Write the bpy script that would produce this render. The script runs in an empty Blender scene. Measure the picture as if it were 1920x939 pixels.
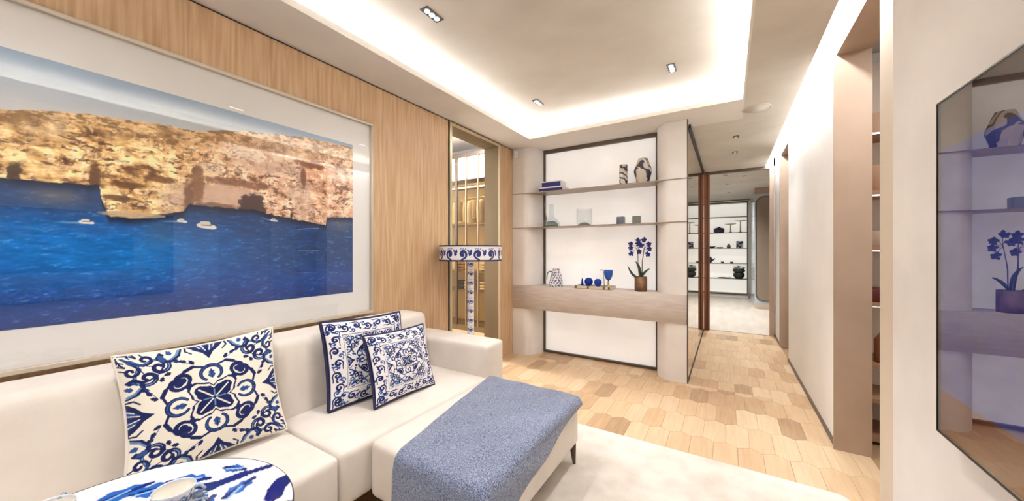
import bpy, bmesh, math, random
import numpy as np
from mathutils import Vector, Matrix
random.seed(7); rng = np.random.default_rng(7)
scn = bpy.context.scene
COL = scn.collection

# ---------------------------------------------------------------- camera, world, exposure
cam_d = bpy.data.cameras.new('camera'); cam = bpy.data.objects.new('camera', cam_d); COL.objects.link(cam)
cam.location = (0, 0, 1.45); cam.rotation_euler = (math.radians(90), 0, math.radians(31.53))
cam_d.sensor_width = 36; cam_d.lens = 36 * 660 / 1920; cam_d.clip_start = 0.02
scn.camera = cam
w = bpy.data.worlds.new('world'); scn.world = w; w.use_nodes = True
w.node_tree.nodes['Background'].inputs[0].default_value = (1, .97, .93, 1)
w.node_tree.nodes['Background'].inputs[1].default_value = 0.3
vs = scn.view_settings
vs.view_transform = 'Standard'; vs.look = 'None'; vs.gamma = 1; vs.use_curve_mapping = False
vs.exposure = 0.38
WARM = (.99, .985, 1)

def area(name, loc, rot, sx, sy, power, col=WARM, spread=180):
    l = bpy.data.lights.new(name, 'AREA'); l.shape = 'RECTANGLE'; l.size = sx; l.size_y = sy
    l.energy = power; l.color = col; l.spread = math.radians(spread)
    o = bpy.data.objects.new(name, l); COL.objects.link(o); o.location = loc; o.rotation_euler = rot
    return o
PI = math.pi
# LED strips lying in the ceiling cove (emit upward) and in the slot above the right wall
COVE = 14.0
WHITE = (.94, .975, 1)
area('cove_led', (-2.30, 1.0, 2.93), (0, PI, 0), .03, 6.0, COVE * 6.0, WHITE)
area('cove_led', (.245, 1.0, 2.93), (0, PI, 0), .03, 6.0, COVE * 6.0, WHITE)
area('cove_led', (-1.03, 4.10, 2.93), (0, PI, 0), 2.4, .03, COVE * 2.4, WHITE)
area('cove_led', (-1.03, -2.10, 2.93), (0, PI, 0), 2.4, .03, COVE * 2.4, WHITE)
area('slot_led', (.56, 4.6, 3.0), (0, -PI / 2 + .55, 0), .03, 5.4, 12 * 5.4, WHITE)

# ---------------------------------------------------------------- materials
def lin(c):
    return tuple((x / 12.92 if x <= .04045 else ((x + .055) / 1.055) ** 2.4) for x in c)
def rgb(r, g, b): return lin((r / 255, g / 255, b / 255))
MATS = {}
def mat(name, col, rough=.5, metal=0, spec=.5, emit=None, es=0, coat=0, sheen=0):
    if name in MATS: return MATS[name]
    m = bpy.data.materials.new(name); m.use_nodes = True
    b = m.node_tree.nodes['Principled BSDF']
    b.inputs['Base Color'].default_value = (*col, 1); b.inputs['Roughness'].default_value = rough
    b.inputs['Metallic'].default_value = metal; b.inputs['Specular IOR Level'].default_value = spec
    b.inputs['Coat Weight'].default_value = coat; b.inputs['Coat Roughness'].default_value = .04
    b.inputs['Sheen Weight'].default_value = sheen
    if emit: b.inputs['Emission Color'].default_value = (*emit, 1); b.inputs['Emission Strength'].default_value = es
    MATS[name] = m
    return m
def nodes(m): return m.node_tree.nodes, m.node_tree.links, m.node_tree.nodes['Principled BSDF']
def noise_mat(name, c1, c2, scale=(1, 1, 1), nscale=5, detail=6, rough=.5, bump=0, bscale=None, coords='Object', lo=.35, hi=.65, distortion=0, rand=0, sheen=0, spec=.5, metal=0):
    if name in MATS: return MATS[name]
    m = mat(name, c1, rough, metal=metal, sheen=sheen, spec=spec); N, L, b = nodes(m)
    tc = N.new('ShaderNodeTexCoord'); mp = N.new('ShaderNodeMapping'); mp.inputs['Scale'].default_value = scale
    L.new(tc.outputs[coords], mp.inputs[0])
    vec = mp.outputs[0]
    if rand:
        oi = N.new('ShaderNodeObjectInfo'); vm = N.new('ShaderNodeVectorMath'); vm.operation = 'ADD'
        cb = N.new('ShaderNodeCombineXYZ'); ml = N.new('ShaderNodeMath'); ml.operation = 'MULTIPLY'; ml.inputs[1].default_value = 50
        L.new(oi.outputs['Random'], ml.inputs[0]); L.new(ml.outputs[0], cb.inputs[0]); L.new(ml.outputs[0], cb.inputs[2])
        L.new(vec, vm.inputs[0]); L.new(cb.outputs[0], vm.inputs[1]); vec = vm.outputs[0]
    n = N.new('ShaderNodeTexNoise'); n.inputs['Scale'].default_value = nscale; n.inputs['Detail'].default_value = detail
    n.inputs['Distortion'].default_value = distortion
    L.new(vec, n.inputs['Vector'])
    r = N.new('ShaderNodeValToRGB'); r.color_ramp.elements[0].position = lo; r.color_ramp.elements[1].position = hi
    r.color_ramp.elements[0].color = (*c1, 1); r.color_ramp.elements[1].color = (*c2, 1)
    L.new(n.outputs['Fac'], r.inputs[0]); L.new(r.outputs[0], b.inputs['Base Color'])
    if bump:
        n2 = n
        if bscale:
            n2 = N.new('ShaderNodeTexNoise'); n2.inputs['Scale'].default_value = bscale; n2.inputs['Detail'].default_value = 3
            L.new(tc.outputs[coords], n2.inputs['Vector'])
        bp = N.new('ShaderNodeBump'); bp.inputs['Strength'].default_value = bump; bp.inputs['Distance'].default_value = .01
        L.new(n2.outputs['Fac'], bp.inputs['Height']); L.new(bp.outputs[0], b.inputs['Normal'])
    return m
def paint_mat(name, rough=.5, coat=0, sheen=0, spec=.5, bump=0):
    if name in MATS: return MATS[name]
    m = mat(name, (1, 1, 1), rough, coat=coat, sheen=sheen, spec=spec); N, L, b = nodes(m)
    a = N.new('ShaderNodeVertexColor'); a.layer_name = 'Col'; L.new(a.outputs[0], b.inputs['Base Color'])
    if bump:
        tc = N.new('ShaderNodeTexCoord'); n = N.new('ShaderNodeTexNoise'); n.inputs['Scale'].default_value = 350
        L.new(tc.outputs['Object'], n.inputs['Vector'])
        bp = N.new('ShaderNodeBump'); bp.inputs['Strength'].default_value = bump; bp.inputs['Distance'].default_value = .003
        L.new(n.outputs['Fac'], bp.inputs['Height']); L.new(bp.outputs[0], b.inputs['Normal'])
    return m
def pane_mat(name, tint=(1, 1, 1), ior=1.5, gloss=None, rough=0.0):
    """thin glass sheet: see-through with a Fresnel (or constant) share of mirror reflection"""
    if name in MATS: return MATS[name]
    m = bpy.data.materials.new(name); m.use_nodes = True; N, L = m.node_tree.nodes, m.node_tree.links
    N.clear(); out = N.new('ShaderNodeOutputMaterial'); mx = N.new('ShaderNodeMixShader')
    t = N.new('ShaderNodeBsdfTransparent'); t.inputs[0].default_value = (*tint, 1)
    g = N.new('ShaderNodeBsdfGlossy'); g.inputs['Roughness'].default_value = rough
    if gloss is None:
        f = N.new('ShaderNodeFresnel'); f.inputs[0].default_value = ior; fac = f.outputs[0]
    else:
        f = N.new('ShaderNodeValue'); f.outputs[0].default_value = gloss; fac = f.outputs[0]
    ge = N.new('ShaderNodeNewGeometry'); sb = N.new('ShaderNodeMath'); sb.operation = 'SUBTRACT'; sb.inputs[0].default_value = 1; L.new(ge.outputs['Backfacing'], sb.inputs[1])
    mu = N.new('ShaderNodeMath'); mu.operation = 'MULTIPLY'; L.new(fac, mu.inputs[0]); L.new(sb.outputs[0], mu.inputs[1]); L.new(mu.outputs[0], mx.inputs[0])
    L.new(t.outputs[0], mx.inputs[1]); L.new(g.outputs[0], mx.inputs[2]); L.new(mx.outputs[0], out.inputs[0])
    MATS[name] = m
    return m

M_OAK = noise_mat('oak_veneer', rgb(178, 142, 104), rgb(208, 176, 140), (9, 9, .45), 5, 9, .45, lo=.3, hi=.7, distortion=.4, bump=.08)
M_CEIL = noise_mat('plaster_greige', rgb(200, 192, 180), rgb(214, 207, 197), (1, 1.6, 1), 1.6, 8, .8, lo=.3, hi=.7, bump=.06)
M_CEILW = noise_mat('plaster_soffit', rgb(220, 215, 209), rgb(229, 225, 220), (1, 1, 1), 1.6, 6, .8)
M_LIP = mat('cove_lip', rgb(225, 220, 212), .6)
M_WHITE = noise_mat('white_wall_paint', rgb(232, 229, 226), rgb(238, 235, 232), (1, 1, 1), 2, 4, .7)
M_NEAR = noise_mat('near_wall_plaster', rgb(218, 210, 203), rgb(227, 220, 213), (1, 1, 1), 3, 6, .75, bump=.03)
M_TAUPE = noise_mat('taupe_lining', rgb(166, 142, 122), rgb(180, 156, 136), (1, 1, 1), 1.5, 5, .5)
M_BEIGE = mat('beige_jamb', rgb(200, 184, 164), .6)
M_DARK = mat('dark_shadow_gap', rgb(60, 44, 34), .8)
M_BRONZE = mat('dark_bronze_frame', rgb(100, 88, 78), .4, .5)
M_CHAMP = mat('champagne_metal', rgb(205, 190, 160), .35, .6)
M_JAMB = noise_mat('bronze_lining', rgb(112, 98, 74), rgb(130, 114, 88), (1, 1, .3), 2, 4, .4, metal=.3)
M_CURVE = noise_mat('curved_panel_paint', rgb(224, 218, 214), rgb(231, 226, 222), (1, 1, 1), 3, 4, .7)
M_STONE = noise_mat('travertine', rgb(186, 173, 163), rgb(206, 195, 187), (1.2, 3, 9), 4, 12, .6, lo=.3, hi=.7, bump=.15)
M_SHELF = mat('bronze_shelf', rgb(150, 130, 108), .35, .4)
M_MIRROR = mat('bronze_mirror', (.72, .64, .53), .02, 1)
M_BROWN = noise_mat('walnut_post', rgb(110, 60, 30), rgb(140, 84, 48), (6, 6, .5), 5, 6, .45)
M_LINEN = noise_mat('cream_linen', rgb(226, 216, 206), rgb(234, 226, 217), (1, 1, 1), 4, 3, .9, bump=.12, bscale=420, sheen=.15, spec=.2)
M_LEG = mat('dark_leg', rgb(92, 74, 62), .4, .3)
M_RUG = noise_mat('rug_wool', rgb(206, 197, 186), rgb(226, 218, 208), (1, 1, 1), 7, 10, .95, bump=.25, bscale=220, lo=.3, hi=.68, sheen=.2, spec=.1)
M_RUGEDGE = mat('rug_binding', rgb(205, 196, 184), .9)
M_SUB = mat('floor_joint', rgb(160, 130, 96), .7)
M_PALE = noise_mat('pale_floor', rgb(196, 184, 168), rgb(210, 200, 186), (2, .4, 1), 3, 6, .4)
M_PORC = mat('white_porcelain', rgb(238, 234, 226), .12, coat=.3)
M_NAVY = mat('navy_cloth', rgb(24, 24, 70), .6)
M_NAVYB = mat('navy_board', rgb(16, 16, 92), .5)
M_PAGE = mat('paper_white', rgb(236, 232, 238), .7)
M_BLACK = mat('black_metal', rgb(30, 26, 26), .4)
M_BRASS = mat('brass', rgb(186, 156, 98), .25, .9)
M_GREEN = mat('leaf_green', rgb(38, 70, 62), .4)
M_BLUEF = mat('blue_petal', rgb(20, 22, 110), .55)
M_STEM = mat('stem', rgb(70, 56, 50), .6)
M_MAT = mat('white_mount', rgb(243, 241, 239), .85)
M_GLASS = pane_mat('clear_pane', ior=1.75)
M_EMITD = mat('lamp_lens', (1, 1, 1), .3, emit=(1, .97, .92), es=9)
M_LENSDIM = mat('lamp_lens_dim', rgb(120, 110, 100), .3, emit=(1, .95, .9), es=.25)
M_LED = mat('led_line', (1, 1, 1), .3, emit=(1, .95, .88), es=3.5)
M_PLASTIC = mat('white_plastic', rgb(232, 230, 228), .35)
def backlit():
    m = noise_mat('backlit_panel', rgb(226, 222, 218), rgb(238, 235, 232), (1, 1, 1), 3, 8, .6); N, L, b = nodes(m)
    r = [n for n in N if n.type == 'VALTORGB'][0]
    L.new(r.outputs[0], b.inputs['Emission Color']); b.inputs['Emission Strength'].default_value = .38
    b.inputs['Specular IOR Level'].default_value = .2
    return m
M_BACKLIT = backlit()
def blue_glass(name, c, rough=.02):
    m = mat(name, c, rough); b = nodes(m)[2]; b.inputs['Transmission Weight'].default_value = .55; b.inputs['IOR'].default_value = 1.3
    return m
M_BLUEG = blue_glass('cobalt_glass', rgb(20, 70, 190))
M_BLUEG2 = blue_glass('pale_cobalt_glass', rgb(70, 130, 215))
M_CLEAR = pane_mat('clear_glassware', (.95, .96, .96), 1.3)

# ---------------------------------------------------------------- mesh helpers
def mesh_obj(name, verts, faces, m=None, parent=None, smooth=False, colors=None):
    me = bpy.data.meshes.new(name); me.from_pydata([tuple(v) for v in verts], [], faces)
    if colors is not None:
        ca = me.color_attributes.new('Col', 'FLOAT_COLOR', 'POINT')
        buf = np.ones((len(verts), 4), np.float32); buf[:, :3] = colors; ca.data.foreach_set('color', buf.ravel())
    if smooth: me.polygons.foreach_set('use_smooth', [True] * len(me.polygons))
    me.update()
    if m: me.materials.append(m)
    o = bpy.data.objects.new(name, me); COL.objects.link(o)
    if parent: attach(o, parent)
    return o
def attach(o, parent):
    o.parent = parent; w = Vector((0, 0, 0)); p = parent
    while p: w += p.location; p = p.parent
    o.location = -w
def thing(name, label, cat, loc=(0, 0, 0), group=None):
    o = bpy.data.objects.new(name, None); COL.objects.link(o); o.location = loc; o.empty_display_size = .05
    return tag(o, label, cat, group)
def tag(o, label, cat, group=None):
    o['label'] = label; o['category'] = cat
    if group: o['group'] = group
    return o
def struct(o, label=None):
    o['kind'] = 'structure'
    if label: o['label'] = label; o['category'] = label.split()[-1]
    return o
def box(name, x0, x1, y0, y1, z0, z1, m, parent=None, bevel=0, seg=2):
    bm = bmesh.new(); bmesh.ops.create_cube(bm, size=1)
    for v in bm.verts:
        v.co = Vector((x0 if v.co.x < 0 else x1, y0 if v.co.y < 0 else y1, z0 if v.co.z < 0 else z1))
    if bevel: bmesh.ops.bevel(bm, geom=bm.edges[:], offset=bevel, segments=seg, profile=.5, affect='EDGES')
    me = bpy.data.meshes.new(name); bm.to_mesh(me); bm.free(); me.materials.append(m)
    if bevel: me.polygons.foreach_set('use_smooth', [True] * len(me.polygons))
    o = bpy.data.objects.new(name, me); COL.objects.link(o)
    if parent: attach(o, parent)
    return o
def soft_box(name, x0, x1, y0, y1, z0, z1, r, m, parent=None, bulge=(0, 0, 0), n=14, shear=0):
    """rounded upholstery block, faces bulging a little; shear = x shift per unit height"""
    c = np.array([(x0 + x1) / 2, (y0 + y1) / 2, (z0 + z1) / 2]); hs = np.array([x1 - x0, y1 - y0, z1 - z0]) / 2
    verts = []; faces = []; idx = {}
    g = np.linspace(-1, 1, n + 1); g = np.sign(g) * (1 - (1 - np.abs(g)) ** 1.5)
    def vid(p):
        k = tuple(np.round(p, 5))
        if k not in idx: idx[k] = len(verts); verts.append(p)
        return idx[k]
    for ax in range(3):
        for sg in (-1, 1):
            for i in range(n):
                for j in range(n):
                    q = []
                    for (a, b) in ((i, j), (i + 1, j), (i + 1, j + 1), (i, j + 1)):
                        p = np.zeros(3); p[ax] = sg; p[(ax + 1) % 3] = g[a]; p[(ax + 2) % 3] = g[b]; q.append(vid(p))
                    faces.append(q if sg > 0 else q[::-1])
    P = np.array(verts); out = P * hs
    inner = np.clip(out, -(hs - r), hs - r); dlt = out - inner; ln = np.linalg.norm(dlt, axis=1, keepdims=True); ln[ln == 0] = 1
    res = inner + dlt / ln * np.minimum(ln, r)
    for ax in range(3):
        o1, o2 = (ax + 1) % 3, (ax + 2) % 3
        res[:, ax] += bulge[ax] * P[:, ax] * (1 - P[:, o1] ** 2) * (1 - P[:, o2] ** 2)
    res[:, 0] += shear * res[:, 2]
    return mesh_obj(name, res + c, faces, m, parent, True)
def lathe(name, prof, loc, m, parent=None, seg=32, smooth=True, cols=None, caps=(1, 1)):
    V = []; F = []; n = len(prof)
    for i in range(seg):
        a = 2 * PI * i / seg
        for r, z in prof: V.append((loc[0] + r * math.cos(a), loc[1] + r * math.sin(a), loc[2] + z))
    for i in range(seg):
        for j in range(n - 1):
            a, b = i * n + j, ((i + 1) % seg) * n + j
            F.append((a, b, b + 1, a + 1))
    if prof[0][0] > 1e-4 and caps[0]: F.append([i * n for i in range(seg)][::-1])
    if prof[-1][0] > 1e-4 and caps[1]: F.append([i * n + n - 1 for i in range(seg)])
    return mesh_obj(name, V, F, m, parent, smooth, cols)
def tube(name, pts, rad, m, parent=None, seg=8):
    V = []; F = []; pts = [Vector(p) for p in pts]; n = len(pts)
    rad = rad if isinstance(rad, (list, tuple)) else [rad] * n
    up = Vector((0.13, .21, 1)).normalized()
    for i, p in enumerate(pts):
        t = (pts[min(i + 1, n - 1)] - pts[max(i - 1, 0)]).normalized()
        u = t.cross(up)
        if u.length < .05: u = t.cross(Vector((1, 0, 0)))
        u.normalize(); v = t.cross(u)
        for k in range(seg):
            a = 2 * PI * k / seg; V.append(p + (u * math.cos(a) + v * math.sin(a)) * rad[i])
    for i in range(n - 1):
        for k in range(seg):
            F.append((i * seg + k, i * seg + (k + 1) % seg, (i + 1) * seg + (k + 1) % seg, (i + 1) * seg + k))
    F.append(list(range(seg))[::-1]); F.append([(n - 1) * seg + k for k in range(seg)])
    return mesh_obj(name, V, F, m, parent, True)
def prism(name, poly, z0, z1, m, parent=None):
    n = len(poly); V = [(x, y, z0) for x, y in poly] + [(x, y, z1) for x, y in poly]
    F = [list(range(n))[::-1], list(range(n, 2 * n))] + [(i, (i + 1) % n, n + (i + 1) % n, n + i) for i in range(n)]
    return mesh_obj(name, V, F, m, parent)

# ---------------------------------------------------------------- painter for printed and glazed decoration (numpy canvas -> vertex colours)
class Canvas:
    def __init__(s, W, H, bg, sx=1.0, sy=1.0):
        s.W, s.H, s.sx, s.sy = W, H, sx, sy
        s.a = np.ones((H, W, 3)) * np.array(bg) / 255
    def _win(s, x0, x1, y0, y1):
        i0 = max(0, int(x0 / s.sx * s.W)); i1 = min(s.W, int(x1 / s.sx * s.W) + 2)
        j0 = max(0, int(y0 / s.sy * s.H)); j1 = min(s.H, int(y1 / s.sy * s.H) + 2)
        if i0 >= i1 or j0 >= j1: return None
        X, Y = np.meshgrid((np.arange(i0, i1) + .5) / s.W * s.sx, (np.arange(j0, j1) + .5) / s.H * s.sy)
        return slice(j0, j1), slice(i0, i1), X, Y
    def _mix(s, sl, al, col):
        v = s.a[sl[0], sl[1]]; s.a[sl[0], sl[1]] = v + (np.array(col) / 255 - v) * al[..., None]
    def stroke(s, pts, w0, w1, col, wm=None, al=1):
        n = len(pts) - 1; px = s.sx / s.W
        for i in range(n):
            t = (i + .5) / n
            wd = w0 + (w1 - w0) * t if wm is None else (w0 + (wm - w0) * 2 * t if t < .5 else wm + (w1 - wm) * (2 * t - 1))
            (xa, ya), (xb, yb) = pts[i], pts[i + 1]
            q = s._win(min(xa, xb) - wd - px, max(xa, xb) + wd + px, min(ya, yb) - wd - px, max(ya, yb) + wd + px)
            if q is None: continue
            dx, dy = xb - xa, yb - ya; L = dx * dx + dy * dy + 1e-12
            tt = np.clip(((q[2] - xa) * dx + (q[3] - ya) * dy) / L, 0, 1)
            dd = np.hypot(q[2] - xa - tt * dx, q[3] - ya - tt * dy)
            s._mix(q, np.clip((wd - dd) / px + .5, 0, 1) * al, col)
    def poly(s, pts, col, al=1):
        p = np.array(pts); q = s._win(p[:, 0].min(), p[:, 0].max(), p[:, 1].min(), p[:, 1].max())
        if q is None: return
        ins = np.zeros(q[2].shape, bool); j = len(p) - 1
        for i in range(len(p)):
            c = (p[i, 1] > q[3]) != (p[j, 1] > q[3])
            xi = (p[j, 0] - p[i, 0]) * (q[3] - p[i, 1]) / (p[j, 1] - p[i, 1] + 1e-12) + p[i, 0]
            ins ^= c & (q[2] < xi); j = i
        s._mix(q, ins * al, col)
    def disc(s, x, y, r, col, al=1):
        q = s._win(x - r, x + r, y - r, y + r)
        if q is not None: s._mix(q, np.clip((r - np.hypot(q[2] - x, q[3] - y)) / (s.sx / s.W) + .5, 0, 1) * al, col)
    def sample(s, U, V):
        return np.array([lin_arr(s.a[np.clip((V * s.H).astype(int), 0, s.H - 1), np.clip((U * s.W).astype(int), 0, s.W - 1)])])[0]
def lin_arr(a): return np.where(a <= .04045, a / 12.92, ((a + .055) / 1.055) ** 2.4)
def spiral(x, y, ang, size, turns=1.2, flip=1, n=22, tail=.9):
    """scroll that starts with a tail and winds in around (x, y)"""
    pts = []
    for i in range(n + 1):
        t = i / n; r = size * (1 - .82 * t); a = ang + flip * t * turns * 2 * PI
        pts.append((x + r * math.cos(a), y + r * math.sin(a)))
    if tail:
        x0, y0 = pts[0]; a = ang - flip * PI / 2
        pts = [(x0 + tail * size * math.cos(a) + .3 * tail * size * math.cos(ang), y0 + tail * size * math.sin(a) + .3 * tail * size * math.sin(ang)),
               (x0 + .45 * tail * size * math.cos(a) + .06 * tail * size * math.cos(ang), y0 + .45 * tail * size * math.sin(a) + .06 * tail * size * math.sin(ang))] + pts
    return pts
def leaf(x, y, ang, ln, wd):
    ca, sa = math.cos(ang), math.sin(ang); pts = []
    prof = [(0, 0), (.15, .55), (.35, 1), (.55, .6), (.65, .85), (.8, .35), (1, 0)]
    for t, k in prof + [(t, -k) for t, k in prof[::-1]]: pts.append((x + ca * t * ln - sa * k * wd, y + sa * t * ln + ca * k * wd))
    return pts
NAVY = (22, 32, 84); BLUE = (44, 78, 140); SKYB = (104, 140, 184); CREAM = (240, 234, 220)
def sym8(fn, cx=.5, cy=.5):
    for k in range(4):
        for fl in (1, -1):
            c, s_ = [(1, 0), (0, 1), (-1, 0), (0, -1)][k]
            fn(lambda p, c=c, s_=s_, fl=fl: [(cx + c * x - s_ * (fl * y), cy + s_ * x + c * (fl * y)) for x, y in p])
def majolica(C, sc=1.0, cx=.5, cy=.5, full=True):
    S = lambda p: [(x * sc, y * sc) for x, y in p]
    def motif(T):
        st = lambda p, a, b, col, wm=None: C.stroke(T(S(p)), a * sc, b * sc, col, None if wm is None else wm * sc)
        # ring around the petal on the axis, opening to the centre
        arc = [(.225 + .068 * math.cos(a), .068 * math.sin(a)) for a in np.linspace(0, 2.5, 16)]
        st(arc, .016, .010, NAVY); st(arc, .005, .003, BLUE)
        C.poly(T(S(leaf(.175, 0, 0, .09, .026))), BLUE); st([(.18, 0), (.26, 0)], .003, .002, NAVY)
        # scroll between rings
        sp = spiral(.215, .185, -2.2, .052, 1.1, 1); st(sp, .010, .016, NAVY, .020); C.disc(*T(S([(.215, .185)]))[0], .017 * sc, NAVY)
        st([(.29, .05), (.31, .11), (.285, .16), (.245, .215)], .006, .004, NAVY, .014)
        if full:
            # corner acanthus
            sp = spiral(.365, .29, .6, .07, 1.25, -1, tail=1.2); st(sp, .008, .010, NAVY, .015); st(sp[:12], .003, .002, SKYB, .006)
            sp = spiral(.44, .355, 2.4, .045, 1.1, 1); st(sp, .006, .008, NAVY, .011)
            st([(.37, .395), (.40, .41), (.43, .44), (.47, .47)], .010, .003, BLUE, .012); st([(.33, .38), (.40, .405), (.47, .46)], .004, .002, NAVY)
            for k in range(4): st([(.46 + .012 * k, .40 + .01 * k), (.49, .42 + .02 * k)], .004, .003, NAVY)
            # edge triangle
            C.poly(T(S([(.5, 0), (.5, .12), (.45, .075), (.42, .035), (.36, 0)])), NAVY); C.poly(T(S([(.5, .015), (.5, .075), (.46, .04), (.43, .012)])), BLUE)
            st([(.5, .03), (.44, .012)], .004, .003, CREAM); st([(.5, .06), (.465, .042)], .004, .003, CREAM)
            st([(.5, .125), (.46, .13), (.43, .10)], .005, .003, NAVY, .008)
            st([(.49, .15), (.44, .17), (.40, .215), (.40, .265), (.44, .29), (.475, .27)], .005, .009, NAVY, .013); C.disc(*T(S([(.462, .262)]))[0], .012 * sc, NAVY)
            st([(.485, .165), (.445, .185), (.415, .22)], .006, .003, SKYB, .010); C.poly(T(S(leaf(.45, .215, .3, .05, .02))), BLUE)
            for k in range(3): st([(.36 + .035 * k, .465), (.375 + .035 * k, .495)], .006, .004, NAVY)
            st([(.30, .31), (.27, .36), (.26, .41)], .004, .010, NAVY, .008); C.poly(T(S(leaf(.26, .40, 1.3, .07, .024))), BLUE)
            # small ivy leaves
            for (x, y, a, l) in ((.33, .10, .5, .055), (.365, .14, 1.1, .055), (.37, .19, .2, .05), (.30, .235, 1.9, .05)):
                C.poly(T(S(leaf(x, y, a, l, .017))), NAVY)
            st([(.34, .12), (.37, .17), (.40, .22)], .0025, .002, BLUE)
    sym8(motif, cx, cy)
    def star(r1, r2, col):
        pts = []
        for k in range(8):
            a0, a1 = k * PI / 4, (k + 1) * PI / 4
            ra = r1 if k % 2 else r2; rb = r2 if k % 2 else r1
            for t in np.linspace(0, 1, 5)[:-1]:
                r = (ra + (rb - ra) * t) * (1 + (.06 if int(t * 4) % 2 else -.02)); a = a0 + (a1 - a0) * t
                pts.append((cx + sc * r * math.cos(a), cy + sc * r * math.sin(a)))
        C.poly(pts, col)
    star(.215, .115, NAVY); star(.195, .10, CREAM); star(.165, .085, NAVY)
    for k in range(8):
        a = k * PI / 4; l = (.135 if k % 2 else .07) * sc
        C.stroke([(cx, cy), (cx + l * math.cos(a), cy + l * math.sin(a))], .009 * sc, .003 * sc, CREAM if k % 2 else SKYB)
    C.disc(cx, cy, .012 * sc, NAVY)
def cushion_a():
    C = Canvas(760, 760, CREAM); majolica(C); return C
def cushion_b(seed):
    C = Canvas(640, 640, (236, 232, 232)); r = random.Random(seed)
    majolica(C, .62, full=True)
    lo, hi = .18, .82
    fr = [(lo, lo), (hi, lo), (hi, hi), (lo, hi), (lo, lo)]
    C.poly([(0, 0), (1, 0), (1, lo), (0, lo)], (236, 232, 232)); C.poly([(0, hi), (1, hi), (1, 1), (0, 1)], (236, 232, 232))
    C.poly([(0, 0), (lo, 0), (lo, 1), (0, 1)], (236, 232, 232)); C.poly([(hi, 0), (1, 0), (1, 1), (hi, 1)], (236, 232, 232))
    C.stroke(fr, .003, .003, NAVY)
    for k in range(4):
        T = lambda p, k=k: [[(x, y), (1 - y, x), (1 - x, 1 - y), (y, 1 - x)][k] for x, y in p]
        for i in range(7):
            x = .09 + i * .137; f = 1 if i % 2 else -1
            C.stroke(T(spiral(x, .085 + .012 * f, f * 1.2, .045, 1.2, f, tail=1.1)), .005, .009, NAVY, .012)
            C.stroke(T(spiral(x + .055, .10 - .03 * f, -f * 1.0, .028, 1.0, -f)), .004, .006, BLUE, .009)
            for j in range(4): 
                a = r.uniform(0, 6.28); C.poly(T(leaf(x + r.uniform(-.06, .06), .085 + r.uniform(-.06, .07), a, .035, .013)), NAVY if j % 2 else BLUE)
    for j in range(70):
        x, y = r.uniform(.2, .8), r.uniform(.2, .8); C.poly(leaf(x, y, r.uniform(0, 6.28), .04, .013), (BLUE, NAVY, SKYB)[j % 3])
    for (x, y) in ((.24, .24), (.76, .24), (.24, .76), (.76, .76)):
        C.stroke(spiral(x, y, 1, .035, 1, 1), .003, .003, BLUE)
    C.stroke([(0, 0), (1, 0), (1, 1), (0, 1), (0, 0)], .012, .012, (20, 20, 54))
    return C
def shade_canvas():
    C = Canvas(1200, 84, (238, 236, 236), 14.3, 1.0)
    for i in range(14):
        x = .5 + i * 1.02; f = 1 if i % 2 else -1
        C.stroke(spiral(x, .42, f * .3 - PI / 2, .27, 1.15, f, tail=1.0), .05, .06, (26, 36, 108), .10); C.disc(x, .42, .08, (26, 36, 108))
        C.poly(leaf(x + .42, .30, 1.2, .5, .13), (26, 36, 108)); C.poly(leaf(x + .5, .5, 2.3, .35, .08), (60, 84, 150))
        for j in range(3): C.stroke([(x - .2 + .16 * j, .70), (x - .1 + .16 * j, .84)], .03, .015, (40, 52, 120))
    C.a[:5] = np.array((40, 44, 84)) / 255; C.a[-6:] = np.array((40, 44, 84)) / 255
    return C
def pole_canvas():
    C = Canvas(200, 1200, (238, 238, 242), 2.32, 14.0)
    for i in range(14):
        y = .5 + i; f = 1 if i % 2 else -1
        for k in range(4):
            ox = .29 + .58 * k; C.stroke(spiral(ox, y, f * 1.0 + k, .22, 1.2, f, tail=.9), .022, .04, (38, 56, 140), .05); C.disc(ox + .02, y, .06, (38, 56, 140)); C.poly(leaf(ox + .29, y + .2, -1.3, .34, .06), (38, 56, 140)); C.stroke([(ox - .2, y + .42), (ox + .2, y + .42)], .012, .012, (90, 104, 170))
    return C
def table_canvas():
    C = Canvas(560, 560, (246, 242, 238)); r = random.Random(4); D = (18, 26, 100); B = (40, 96, 176)
    def branch(p, w): 
        w = w * 1.25
        C.stroke(p, w * .5, w * .4, D, w)
    # disc coordinates: x to the room, y along the sofa; the far rim lies towards small x / large y
    branch([(.28, .52), (.33, .62), (.34, .72), (.40, .80), (.42, .90), (.45, .98)], .026)
    branch([(.78, .93), (.72, .84), (.74, .76), (.80, .70), (.84, .60), (.80, .5)], .03)
    branch([(.60, .97), (.63, .93), (.67, .90)], .035)
    C.stroke(spiral(.66, .60, 1.2, .11, 1.0, 1, tail=1.0), .022, .03, (20, 44, 140), .04)
    C.stroke(spiral(.40, .30, 4.0, .13, 1.0, -1, tail=1.0), .02, .03, D, .04)
    for (x, y, a, l, wd) in ((.20, .62, 1.0, .18, .05), (.22, .72, .7, .16, .045), (.16, .52, 1.5, .18, .05), (.52, .80, 1.9, .13, .035), (.55, .68, 2.2, .14, .035), (.30, .88, .4, .1, .03),
                             (.86, .80, 2.0, .11, .04), (.9, .55, 1.4, .14, .04), (.13, .38, 1.2, .14, .05), (.28, .22, 2, .16, .05), (.5, .15, .4, .16, .05), (.74, .3, 1.1, .2, .05), (.47, .5, .3, .14, .03)):
        C.poly(leaf(x, y, a, l, wd), B); C.stroke([(x, y), (x + .9 * l * math.cos(a), y + .9 * l * math.sin(a))], .016, .006, D); 
        C.stroke([(x + .02, y), (x + .02 + .6 * l * math.cos(a + .25), y + .6 * l * math.sin(a + .25))], .008, .003, (150, 190, 226))
    return C
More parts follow.
